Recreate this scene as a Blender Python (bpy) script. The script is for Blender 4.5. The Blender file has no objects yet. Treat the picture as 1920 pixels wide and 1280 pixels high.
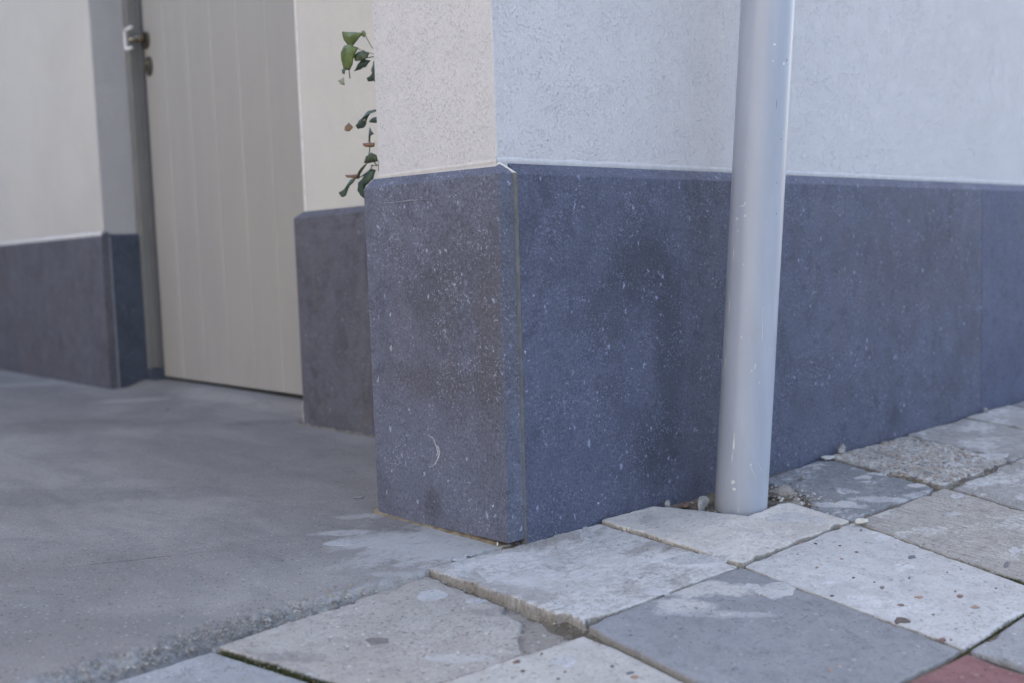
import bpy, bmesh, math, random
import numpy as np
from mathutils import Vector, Matrix, noise as mnoise

# ---------------------------------------------------------------- camera
scene = bpy.context.scene
COL = scene.collection
cd = bpy.data.cameras.new("camera"); cam = bpy.data.objects.new("camera", cd); COL.objects.link(cam)
cd.sensor_width = 36.0; cd.lens = 37.511; cd.shift_x = 0.011866; cd.shift_y = 0.010596
cd.clip_start = 0.02; cd.clip_end = 500
_r = Vector((0.7475593, -0.6632788, -0.0348758)); _u = Vector((0.0849281, 0.0433784, 0.9954424)); _f = Vector((0.6587429, 0.7471142, -0.0887590))
cam.matrix_world = Matrix(((_r.x, _u.x, -_f.x, -1.01657), (_r.y, _u.y, -_f.y, -1.14863), (_r.z, _u.z, -_f.z, 0.42628), (0, 0, 0, 1)))
cd.dof.use_dof = True; cd.dof.focus_distance = 1.62; cd.dof.aperture_fstop = 3.5
scene.camera = cam

# ---------------------------------------------------------------- sky, sun, exposure
SUN_ELEV, SUN_AZ = math.radians(40), math.radians(62)      # azimuth measured from +Y towards +X: the sun stands behind the house
w = bpy.data.worlds.new("World"); scene.world = w; w.use_nodes = True
wn = w.node_tree.nodes; wl = w.node_tree.links; wn.clear()
sky = wn.new('ShaderNodeTexSky'); sky.sky_type = 'NISHITA'; sky.sun_disc = False
sky.sun_elevation = SUN_ELEV; sky.sun_rotation = SUN_AZ; sky.dust_density = 3.5; sky.ozone_density = 1.0; sky.air_density = 1.0
bg = wn.new('ShaderNodeBackground'); bg.inputs['Strength'].default_value = 0.12
wo = wn.new('ShaderNodeOutputWorld'); wl.new(sky.outputs[0], bg.inputs[0]); wl.new(bg.outputs[0], wo.inputs[0])
sd = bpy.data.lights.new("sun", 'SUN'); sd.energy = 3.0; sd.angle = math.radians(0.6); sd.color = (1.0, 0.94, 0.85)
sun = bpy.data.objects.new("sun", sd); COL.objects.link(sun)
sdir = Vector((math.sin(SUN_AZ) * math.cos(SUN_ELEV), math.cos(SUN_AZ) * math.cos(SUN_ELEV), math.sin(SUN_ELEV)))
sun.rotation_euler = sdir.to_track_quat('Z', 'Y').to_euler(); sun.location = (0, 0, 8)
vs = scene.view_settings
vs.view_transform = 'Standard'; vs.look = 'None'; vs.exposure = 2.1; vs.gamma = 1.0; vs.use_curve_mapping = False
scene.render.engine = 'CYCLES'
random.seed(7); rng = np.random.default_rng(7)

# ---------------------------------------------------------------- numpy noise
def _h(ix, iy, s):
    n = (ix.astype(np.int64) * 374761393 + iy.astype(np.int64) * 668265263 + s * 974711) & 0xffffffff
    n = ((n ^ (n >> 13)) * 1274126177) & 0xffffffff
    return ((n ^ (n >> 16)) & 0xffff) / 65535.0
def vn(x, y, s=0):
    x = np.asarray(x, float); y = np.asarray(y, float)
    ix = np.floor(x); iy = np.floor(y); fx = x - ix; fy = y - iy
    fx = fx * fx * (3 - 2 * fx); fy = fy * fy * (3 - 2 * fy)
    a = _h(ix, iy, s); b = _h(ix + 1, iy, s); c = _h(ix, iy + 1, s); d = _h(ix + 1, iy + 1, s)
    return (a * (1 - fx) + b * fx) * (1 - fy) + (c * (1 - fx) + d * fx) * fy
def fbm(x, y, s=0, o=4, g=0.5):                # about -1..1
    t = 0; a = 1; n = 0
    for k in range(o):
        t = t + a * (vn(x * 2 ** k + 17.3 * k, y * 2 ** k - 9.1 * k, s + k) * 2 - 1); n += a; a *= g
    return t / n
def sstep(a, b, x): t = np.clip((x - a) / (b - a), 0, 1); return t * t * (3 - 2 * t)

# ---------------------------------------------------------------- object helpers
def empty(name, label=None, cat=None, loc=(0, 0, 0), group=None, kind=None):
    o = bpy.data.objects.new(name, None); COL.objects.link(o); o.location = loc; o.empty_display_size = .05
    return tag(o, label, cat, group, kind)
def tag(o, label=None, cat=None, group=None, kind=None):
    if label: o['label'] = label
    if cat: o['category'] = cat
    if group: o['group'] = group
    if kind: o['kind'] = kind
    return o
def link(name, me, mat, parent=None, smooth=False):
    if mat is not None: me.materials.append(mat)
    if smooth:
        me.polygons.foreach_set('use_smooth', [True] * len(me.polygons))
    o = bpy.data.objects.new(name, me); COL.objects.link(o)
    if parent is not None: o.parent = parent
    return o
def root_of(parent):
    v = Vector((0, 0, 0)); p = parent
    while p is not None: v += p.location; p = p.parent
    return v
def from_arrays(name, verts, faces, mat, parent=None, smooth=False):
    off = root_of(parent); me = bpy.data.meshes.new(name)
    me.from_pydata([(a - off.x, b - off.y, c - off.z) for a, b, c in verts], [], faces); me.update()
    return link(name, me, mat, parent, smooth)
def from_bm(name, bm, mat, parent=None, smooth=False):
    off = root_of(parent); bmesh.ops.translate(bm, vec=-off, verts=bm.verts)
    bmesh.ops.recalc_face_normals(bm, faces=bm.faces)
    me = bpy.data.meshes.new(name); bm.to_mesh(me); bm.free(); return link(name, me, mat, parent, smooth)
def box_bm(x0, x1, y0, y1, z0, z1, bev=0.0, seg=2, bm=None):
    b = bmesh.new(); bmesh.ops.create_cube(b, size=1)
    for v in b.verts: v.co = Vector((x0 + (v.co.x + .5) * (x1 - x0), y0 + (v.co.y + .5) * (y1 - y0), z0 + (v.co.z + .5) * (z1 - z0)))
    if bev: bmesh.ops.bevel(b, geom=list(b.edges), offset=bev, segments=seg, profile=.5, affect='EDGES')
    if bm is None: return b
    me = bpy.data.meshes.new('tmp'); b.to_mesh(me); b.free(); bm.from_mesh(me); bpy.data.meshes.remove(me); return bm
def box(name, x0, x1, y0, y1, z0, z1, mat, parent=None, bev=0.002, seg=2):
    return from_bm(name, box_bm(x0, x1, y0, y1, z0, z1, bev, seg), mat, parent)
def tube_bm(pts, rad, seg=10, bm=None, cap=True):
    bm = bm or bmesh.new(); pts = [Vector(p) for p in pts]; rings = []
    rads = rad if isinstance(rad, (list, tuple)) else [rad] * len(pts)
    for i, p in enumerate(pts):
        d = (pts[min(i + 1, len(pts) - 1)] - pts[max(i - 1, 0)]).normalized()
        a = d.cross(Vector((0, 0, 1)) if abs(d.z) < .9 else Vector((1, 0, 0))).normalized(); b = d.cross(a)
        rings.append([bm.verts.new(p + rads[i] * (a * math.cos(t) + b * math.sin(t))) for t in [2 * math.pi * k / seg for k in range(seg)]])
    for r0, r1 in zip(rings, rings[1:]):
        for k in range(seg): bm.faces.new((r0[k], r0[(k + 1) % seg], r1[(k + 1) % seg], r1[k]))
    if cap: bm.faces.new(rings[0][::-1]); bm.faces.new(rings[-1])
    return bm
def grid_faces(nu, nv):
    i = np.arange(nu - 1)[:, None] * nv + np.arange(nv - 1)[None, :]
    return np.stack([i, i + nv, i + nv + 1, i + 1], -1).reshape(-1, 4)
def grid_obj(name, X, Y, Z, mat, parent=None, smooth=True):
    off = root_of(parent); nu, nv = X.shape
    co = np.stack([X - off.x, Y - off.y, Z - off.z], -1).reshape(-1, 3).astype(np.float32)
    f = grid_faces(nu, nv); me = bpy.data.meshes.new(name)
    me.vertices.add(len(co)); me.vertices.foreach_set('co', co.ravel())
    me.loops.add(f.size); me.loops.foreach_set('vertex_index', f.ravel().astype(np.int32))
    me.polygons.add(len(f)); me.polygons.foreach_set('loop_start', np.arange(0, f.size, 4, dtype=np.int32))
    me.update(calc_edges=True); me.validate()
    return link(name, me, mat, parent, smooth)

# ---------------------------------------------------------------- node helpers
class NT:
    def __init__(s, name):
        s.m = bpy.data.materials.new(name); s.m.use_nodes = True; s.t = s.m.node_tree; s.n = s.t.nodes; s.n.clear()
        s.out = s.n.new('ShaderNodeOutputMaterial'); s.b = s.n.new('ShaderNodeBsdfPrincipled'); s.t.links.new(s.b.outputs[0], s.out.inputs[0])
        s.co = s.n.new('ShaderNodeTexCoord').outputs['Object']
    def put(s, sock, v):
        if isinstance(v, bpy.types.NodeSocket): s.t.links.new(v, sock)
        elif isinstance(v, (tuple, list)) and len(v) == 3 and sock.type == 'RGBA': sock.default_value = (*v, 1)
        else: sock.default_value = v
    def map(s, scale=(1, 1, 1), rot=(0, 0, 0), loc=(0, 0, 0), v=None):
        n = s.n.new('ShaderNodeMapping'); s.put(n.inputs[0], v or s.co); n.inputs[1].default_value = loc; n.inputs[2].default_value = rot; n.inputs[3].default_value = scale
        return n.outputs[0]
    def noise(s, scale, detail=4, rough=.55, v=None, dist=0.0, color=False):
        n = s.n.new('ShaderNodeTexNoise'); s.put(n.inputs['Vector'], v or s.co); n.inputs['Scale'].default_value = scale
        n.inputs['Detail'].default_value = detail; n.inputs['Roughness'].default_value = rough; n.inputs['Distortion'].default_value = dist
        return n.outputs['Color' if color else 'Fac']
    def voro(s, scale, v=None, feature='F1', rand=1.0):
        n = s.n.new('ShaderNodeTexVoronoi'); n.feature = feature; s.put(n.inputs['Vector'], v or s.co); n.inputs['Scale'].default_value = scale
        n.inputs['Randomness'].default_value = rand
        return n.outputs['Distance'], (n.outputs['Color'] if feature == 'F1' else None)
    def m2(s, op, a, b=0.0, c=None, clamp=False):
        n = s.n.new('ShaderNodeMath'); n.operation = op; s.put(n.inputs[0], a); s.put(n.inputs[1], b); n.use_clamp = clamp
        if c is not None: s.put(n.inputs[2], c)
        return n.outputs[0]
    def rng(s, x, a, b, c=0.0, d=1.0, smooth=True):
        n = s.n.new('ShaderNodeMapRange'); n.interpolation_type = 'SMOOTHSTEP' if smooth else 'LINEAR'
        s.put(n.inputs[0], x)
        for i, q in enumerate((a, b, c, d)): s.put(n.inputs[i + 1], q)
        return n.outputs[0]
    def mix(s, f, a, b, blend='MIX'):
        n = s.n.new('ShaderNodeMix'); n.data_type = 'RGBA'; n.blend_type = blend; s.put(n.inputs['Factor'], f)
        s.put(n.inputs[6], a); s.put(n.inputs[7], b); return n.outputs[2]
    def sep(s, v, k):
        n = s.n.new('ShaderNodeSeparateXYZ'); s.put(n.inputs[0], v); return n.outputs[k]
    def warp(s, scale, amt, v=None):
        n = s.n.new('ShaderNodeVectorMath'); n.operation = 'MULTIPLY_ADD'; s.put(n.inputs[0], s.noise(scale, 3, .6, v, color=True))
        n.inputs[1].default_value = (amt,) * 3; s.put(n.inputs[2], v or s.co); return n.outputs[0]
    def specks(s, scale, radius, keep, v=None, soft=.4):
        d, c = s.voro(scale, v); r = s.sep(c, 0)
        rad = s.m2('MULTIPLY', s.sep(c, 1), radius)
        a = s.rng(s.m2('DIVIDE', d, s.m2('ADD', rad, .02)), 1.0 - soft, 1.0, 1.0, 0.0)
        return s.m2('MULTIPLY', a, s.m2('GREATER_THAN', r, 1 - keep))
    def blob(s, cx, cy, rx, ry, rot=-.726, wv=None, soft=.22, axis='xy', tear=.75):
        n = s.n.new('ShaderNodeMapping'); n.vector_type = 'TEXTURE'; s.put(n.inputs[0], wv or s.co)
        if axis == 'xy': n.inputs[1].default_value = (cx, cy, 0); n.inputs[2].default_value = (0, 0, rot); n.inputs[3].default_value = (rx, ry, 1e3)
        elif axis == 'xz': n.inputs[1].default_value = (cx, 0, cy); n.inputs[3].default_value = (rx, 1e3, ry)
        else: n.inputs[1].default_value = (0, cx, cy); n.inputs[3].default_value = (1e3, rx, ry)
        l = s.n.new('ShaderNodeVectorMath'); l.operation = 'LENGTH'; s.put(l.inputs[0], n.outputs[0])
        d = s.m2('ADD', l.outputs['Value'], s.m2('MULTIPLY', s.m2('SUBTRACT', s.noise(38, 5, .72), .5), 2.4 * tear))
        return s.rng(d, 1 - soft, 1 + soft, 1.0, 0.0)
    def nz(s):
        g = s.n.new('ShaderNodeNewGeometry'); return s.sep(g.outputs['Normal'], 2)
    def bump(s, h, dist, strength=1.0, prev=None):
        n = s.n.new('ShaderNodeBump'); n.inputs['Distance'].default_value = dist; n.inputs['Strength'].default_value = strength
        s.put(n.inputs['Height'], h)
        if prev is not None: s.put(n.inputs['Normal'], prev)
        return n.outputs[0]
    def fin(s, col, rough, nrm=None, spec=.5, metal=0.0):
        s.put(s.b.inputs['Base Color'], col); s.put(s.b.inputs['Roughness'], rough); s.b.inputs['Specular IOR Level'].default_value = spec
        s.put(s.b.inputs['Metallic'], metal)
        if nrm is not None: s.put(s.b.inputs['Normal'], nrm)
        return s.m

def mat_bluestone(name, dark, light, warm, off, warm_amt=.3, speck=1.0, blotch=1.0, clouds=()):
    t = NT(name); v = t.map(loc=off)
    big = t.rng(t.noise(6, 6, .68, v, .5), .36, .64)
    mid = t.noise(19, 5, .62, v, .6)
    fine = t.noise(330, 3, .75, v)
    col = t.mix(t.m2('MULTIPLY', big, .8), dark, light)
    col = t.mix(t.rng(mid, .40, .62, 0, .6), col, light)
    col = t.mix(t.rng(t.noise(26, 5, .7, t.map(loc=(8, 8, 8), v=v), .8), .50, .66, 0, .5), col, tuple(c * .6 for c in dark))
    # rusty / warm clouding running downwards
    st = t.noise(7, 4, .6, t.map((1, 1, .32), v=v), .5)
    col = t.mix(t.m2('MULTIPLY', t.rng(st, .48, .72), warm_amt), col, warm)
    # dark damp blotches
    db = t.rng(t.noise(9, 5, .65, t.map((1, 1, .6), loc=(3.1, .4, 1.7), v=v), .8), .54, .70)
    col = t.mix(t.m2('MULTIPLY', db, .75 * blotch), col, tuple(c * .45 for c in dark))
    col = t.mix(t.rng(fine, .35, .75, 0, .35), col, tuple(c * 1.5 for c in light))
    for (ax_, cx, cy, rx, ry, cc, am) in clouds: col = t.mix(t.m2('MULTIPLY', t.blob(cx, cy, rx, ry, 0, t.co, .55, ax_, .8), am), col, cc)
    # fossil flecks: dusty clusters of tiny chips, fewer larger ones, all torn by warping so that none is round
    dens = t.rng(t.noise(13, 5, .7, v), .40, .62)
    ft = tuple(min(1, c * 2.1 + .035) for c in light); fb = tuple(min(1, c * 2.7 + .05) for c in light)
    dust = t.rng(t.noise(230, 3, .75, t.warp(70, .02, v)), .54, .66)
    col = t.mix(t.m2('MULTIPLY', t.m2('MULTIPLY', dust, t.m2('ADD', t.m2('MULTIPLY', dens, .75), .18)), .36 * speck), col, ft)
    col = t.mix(t.m2('MULTIPLY', t.rng(t.noise(260, 3, .75, t.map(loc=(7, 7, 2), v=v)), .56, .68), .4), col, tuple(c * .5 for c in dark))
    wv = t.warp(140, .010, v); wv2 = t.warp(90, .016, v)
    s1 = t.m2('MULTIPLY', t.specks(300, .58, .6, wv, .6), t.m2('ADD', dens, .15))
    s2 = t.m2('MULTIPLY', t.specks(150, .42, .55, wv2, .6), t.m2('ADD', t.m2('MULTIPLY', dens, .8), .2))
    s3 = t.specks(75, .26, .36, t.map((1, 1, .6), (.5, .6, .3), v=t.warp(120, .014, v)), .6)
    s4 = t.specks(34, .125, .32, t.map((1, 1, .55), (.7, .3, .8), v=t.warp(140, .011, v)), .6)
    col = t.mix(t.m2('MULTIPLY', s1, .50 * speck), col, ft)
    col = t.mix(t.m2('MULTIPLY', s2, .75 * speck), col, ft)
    col = t.mix(t.m2('MULTIPLY', s3, .52 * speck), col, fb)
    col = t.mix(t.m2('MULTIPLY', s4, .5 * speck), col, fb)
    # thin worm-like shell traces
    d2, _ = t.voro(60, t.warp(40, .03, v), 'DISTANCE_TO_EDGE')
    tr = t.m2('MULTIPLY', t.rng(d2, .0, .03, 1, 0), t.rng(t.noise(38, 3, .6, v), .6, .7))
    col = t.mix(t.m2('MULTIPLY', tr, .45 * speck), col, ft)
    gr = t.noise(210, 4, .8, t.map(loc=(1, 9, 4), v=v)); col = t.mix(t.rng(gr, .50, .62, 0, .45), col, tuple(c * .45 for c in dark)); col = t.mix(t.rng(gr, .45, .37, 0, .16), col, ft)
    h = t.m2('ADD', t.m2('MULTIPLY', fine, .6), t.m2('MULTIPLY', mid, 1.2))
    n = t.bump(h, .0006, .5)
    return t.fin(col, t.rng(mid, .3, .7, .60, .74), n, .28)

def mat_plaster(name, base, dirt_shade, off, pit=1.0, tone=.12, zdirt=None):
    t = NT(name); v = t.map(loc=off)
    big = t.noise(2.2, 4, .6, v, .3)
    col = t.mix(t.rng(big, .35, .7, 0, tone * 2), base, tuple(c * .86 for c in base))
    g = t.noise(430, 4, .75, t.warp(200, .006, v)); worm = t.noise(420, 3, .65, t.warp(260, .012, v), .8)
    reg = t.rng(t.noise(26, 4, .7, v), .34, .62, .25, 1.0)
    pits = t.m2('MULTIPLY', t.rng(worm, .56, .64), reg)
    col = t.mix(t.m2('MULTIPLY', pits, .38 * pit), col, dirt_shade)  # darkens the pits in colour: cavity shade painted in with dirt
    col = t.mix(t.rng(g, .45, .7, 0, .18), col, dirt_shade)
    d2 = t.rng(t.noise(430, 2, .6, t.map((1, 1, 1), loc=(9, 4, 1), v=t.warp(200, .018, v))), .66, .72)
    col = t.mix(t.m2('MULTIPLY', t.m2('MULTIPLY', d2, reg), .5 * pit), col, tuple(c * .5 for c in dirt_shade))
    h = t.m2('SUBTRACT', t.m2('MULTIPLY', g, .9), t.m2('MULTIPLY', pits, 1.3))
    n = t.bump(h, .0014, .75 * min(1, pit + .2)); n = t.bump(big, .01, .25, n)
    return t.fin(col, .88, n, .25)

def mat_tile(name, c1, c2, lime, off, lime_amt=.5, grain=.5, rough_relief=1.0, streak=0.0, moss=0.0, blobs=()):
    t = NT(name); v = t.map(loc=off)
    a = t.rng(t.noise(6, 5, .6, v, .6), .34, .66); b = t.noise(42, 5, .65, v, .5)
    col = t.mix(a, c1, c2)
    col = t.mix(t.rng(b, .4, .72, 0, .6), col, tuple(c * .78 for c in c1))
    # cement grain: dark and light sand
    f1 = t.noise(430, 3, .75, v); f2 = t.noise(260, 4, .75, t.map(loc=(4, 2, 9), v=v))
    col = t.mix(t.rng(f1, .5, .75, 0, min(1, .8 * grain + .12)), col, tuple(c * .42 for c in c1))
    col = t.mix(t.rng(f2, .55, .75, 0, min(1, .6 * grain + .1)), col, tuple(min(1, c * 1.5) for c in c2))
    sp = t.specks(230, .5, .25, t.warp(200, .004, v)); col = t.mix(t.m2('MULTIPLY', sp, .55 * grain), col, (.07, .065, .06))
    sp = t.specks(120, .35, .25, t.warp(200, .004, t.map(loc=(2, 7, 3), v=v))); col = t.mix(t.m2('MULTIPLY', sp, .5 * grain), col, (.24, .15, .09))
    sp = t.specks(100, .32, .3, t.warp(200, .004, t.map(loc=(8, 1, 3), v=v))); col = t.mix(t.m2('MULTIPLY', sp, .5 * grain), col, (.75, .74, .72))
    # lime / plaster smears with torn edges
    wv = t.warp(30, .03, t.map((1, 1.7, 1), (0, 0, .6), v=v))
    l1 = t.noise(7, 7, .68, wv); thr = .72 - .34 * lime_amt
    lm = t.rng(l1, thr, thr + .07)
    lm = t.m2('MULTIPLY', lm, t.rng(t.noise(75, 4, .75, wv), .36, .56, .25, 1))
    col = t.mix(t.m2('MULTIPLY', lm, .8 if lime_amt > 0 else 0.0), col, lime)
    if streak:
        s_ = t.noise(30, 4, .7, t.map((6, .6, 1), (0, 0, -.35), v=v))
        col = t.mix(t.rng(s_, .5, .66, 0, streak), col, tuple(c * .5 for c in c1))
    for (cx, cy, rx, ry, cc, am) in blobs:
        k = t.blob(cx, cy, rx, ry, -.726); k = t.m2('MULTIPLY', k, t.rng(t.noise(90, 4, .75), .32, .55, .45, 1)); col = t.mix(t.m2('MULTIPLY', k, am), col, cc)
    cl = t.noise(13, 6, .7, t.map(loc=(3, 3, 3), v=v), .6); col = t.mix(t.rng(cl, .5, .72, 0, .38), col, tuple(c * .62 for c in c1))
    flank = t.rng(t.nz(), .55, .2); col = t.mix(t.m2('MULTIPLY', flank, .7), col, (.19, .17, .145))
    if moss:
        mm = t.rng(t.noise(11, 5, .7, v), .6, .7, 0, moss); col = t.mix(mm, col, (.05, .06, .03))
    h = t.m2('ADD', t.m2('MULTIPLY', f2, .7), t.m2('ADD', b, t.m2('MULTIPLY', lm, .35)))
    pk = t.rng(t.noise(170, 4, .75, t.map(loc=(6, 2, 2), v=v)), .58, .68); col = t.mix(t.m2('MULTIPLY', t.m2('MULTIPLY', pk, t.rng(t.noise(12, 4, .7), .42, .62, .1, 1)), .6), col, tuple(c * .35 for c in c1))
    n = t.bump(t.m2('SUBTRACT', h, pk), .0026 * rough_relief, .75)
    return t.fin(col, .85, n, .3)

def mat_plain(name, col, rough, spec=.5, metal=0.0, var=.15, vs_=30, bd=.0005, stretch=(1, 1, 1)):
    t = NT(name); v = t.map(stretch); a = t.noise(vs_, 5, .6, v)
    c = t.mix(t.rng(a, .35, .7, 0, 1), col, tuple(q * (1 - var) for q in col))
    return t.fin(c, t.rng(a, .3, .7, max(.05, rough - .06), rough + .06), t.bump(t.noise(vs_ * 8, 3, .6, v), bd, .4), spec, metal)

# ---------------------------------------------------------------- materials
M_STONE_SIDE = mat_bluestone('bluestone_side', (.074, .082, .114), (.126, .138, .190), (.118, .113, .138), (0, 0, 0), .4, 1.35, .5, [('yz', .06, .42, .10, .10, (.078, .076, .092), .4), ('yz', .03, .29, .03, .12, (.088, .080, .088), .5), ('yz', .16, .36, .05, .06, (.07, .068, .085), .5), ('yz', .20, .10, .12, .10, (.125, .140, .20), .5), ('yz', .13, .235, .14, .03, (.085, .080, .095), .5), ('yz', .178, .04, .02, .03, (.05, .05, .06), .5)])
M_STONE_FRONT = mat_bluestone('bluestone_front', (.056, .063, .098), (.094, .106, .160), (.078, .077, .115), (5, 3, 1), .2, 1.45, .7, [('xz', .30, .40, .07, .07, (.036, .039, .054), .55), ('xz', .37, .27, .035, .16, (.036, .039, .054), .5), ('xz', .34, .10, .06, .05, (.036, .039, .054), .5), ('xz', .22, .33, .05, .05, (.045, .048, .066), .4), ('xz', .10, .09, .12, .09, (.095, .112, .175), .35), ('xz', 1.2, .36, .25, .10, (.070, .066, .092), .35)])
M_STONE_FRONT2 = mat_bluestone('bluestone_front_clear', (.058, .071, .122), (.088, .106, .175), (.10, .10, .14), (9, 2, 4), .1, .5, .5)
M_STONE_BACK = mat_bluestone('bluestone_back', (.070, .072, .088), (.120, .122, .150), (.130, .118, .122), (2, 8, 1), .4, .9, .8)
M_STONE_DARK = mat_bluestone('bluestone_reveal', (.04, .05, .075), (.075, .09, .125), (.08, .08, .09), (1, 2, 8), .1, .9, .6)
M_PLASTER = mat_plaster('plaster_cool_lit', (.610, .615, .640), (.22, .21, .20), (0, 0, 0), .78, .10)  # cool tint carries the sky light of the street side
M_PLASTER_SIDE = mat_plaster('plaster_warm_lit', (.610, .605, .615), (.24, .22, .20), (3, 1, 0), .72, .05)  # same plaster, tinted warmer for the passage light
M_PLASTER_BACK = mat_plaster('cream_plaster', (.60, .585, .545), (.34, .29, .22), (6, 1, 0), .5, .28)
M_PLASTER_REVEAL = mat_plaster('street_lit_reveal_plaster', (.52, .52, .54), (.2, .2, .2), (2, 6, 0), .8, .35)  # bluer grey paints the street light falling on the reveal
M_WHITE = mat_plain('white_render_bead', (.70, .70, .69), .8, .3, 0, .15, 60, .0008)
M_SEAL = mat_plain('olive_grey_sealant', (.15, .15, .14), .75, .35, 0, .3, 50, .0008)
M_MORTAR = mat_plain('brown_mortar', (.26, .22, .165), .95, .2, 0, .5, 45, .004)
M_DOOR = mat_plain('greige_door_paint', (.355, .34, .312), .42, .5, 0, .06, 5, .0003, (1, 1, .25))
M_FRAME = mat_plain('grey_frame_paint', (.20, .20, .195), .45, .5, 0, .12, 9, .0003)
M_FRAME_D = mat_plain('dark_grey_rebate', (.12, .123, .13), .5, .5, 0, .12, 9, .0003)
M_METAL = mat_plain('tarnished_brass', (.32, .27, .20), .28, .6, .9, .4, 60, .0003)
M_METAL_W = mat_plain('pale_worn_alloy', (.72, .72, .74), .33, .6, .25, .1, 60, .0003)
M_METAL_D = mat_plain('dark_rosette', (.10, .085, .07), .4, .6, .6, .4, 60, .0003)

def pipe_mat():
    t = NT('grey_pvc'); v = t.co
    a = t.noise(5, 5, .6, t.map((3, 3, .5)), .3)
    c = t.mix(t.rng(a, .35, .7), (.315, .350, .425), (.375, .412, .488))
    sc = t.noise(60, 4, .7, t.map((3, 3, .22))); c = t.mix(t.rng(sc, .62, .75, 0, .35), c, (.52, .55, .6))
    dirt_shade = t.noise(14, 5, .7, t.map((1, 1, .45), loc=(3, 1, 2))); c = t.mix(t.rng(dirt_shade, .58, .75, 0, .45), c, (.33, .32, .29))
    z = t.sep(t.co, 2); low = t.m2('MULTIPLY', t.rng(z, .16, -.01), t.rng(t.noise(40, 4, .7), .35, .65, .2, 1))
    c = t.mix(t.m2('MULTIPLY', low, .2), c, (.40, .40, .39))
    sp = t.specks(60, .14, .22, t.warp(150, .006)); c = t.mix(t.m2('MULTIPLY', sp, .6), c, (.62, .62, .6))
    sp = t.specks(35, .07, .2, t.warp(150, .006, t.map(loc=(1, 2, 3)))); c = t.mix(t.m2('MULTIPLY', sp, .7), c, (.12, .11, .1))
    return t.fin(c, t.rng(a, .3, .7, .3, .42), t.bump(t.noise(18, 4, .6, t.map((1, 1, .3))), .0008, .35), .5)
M_PIPE = pipe_mat()

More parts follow.
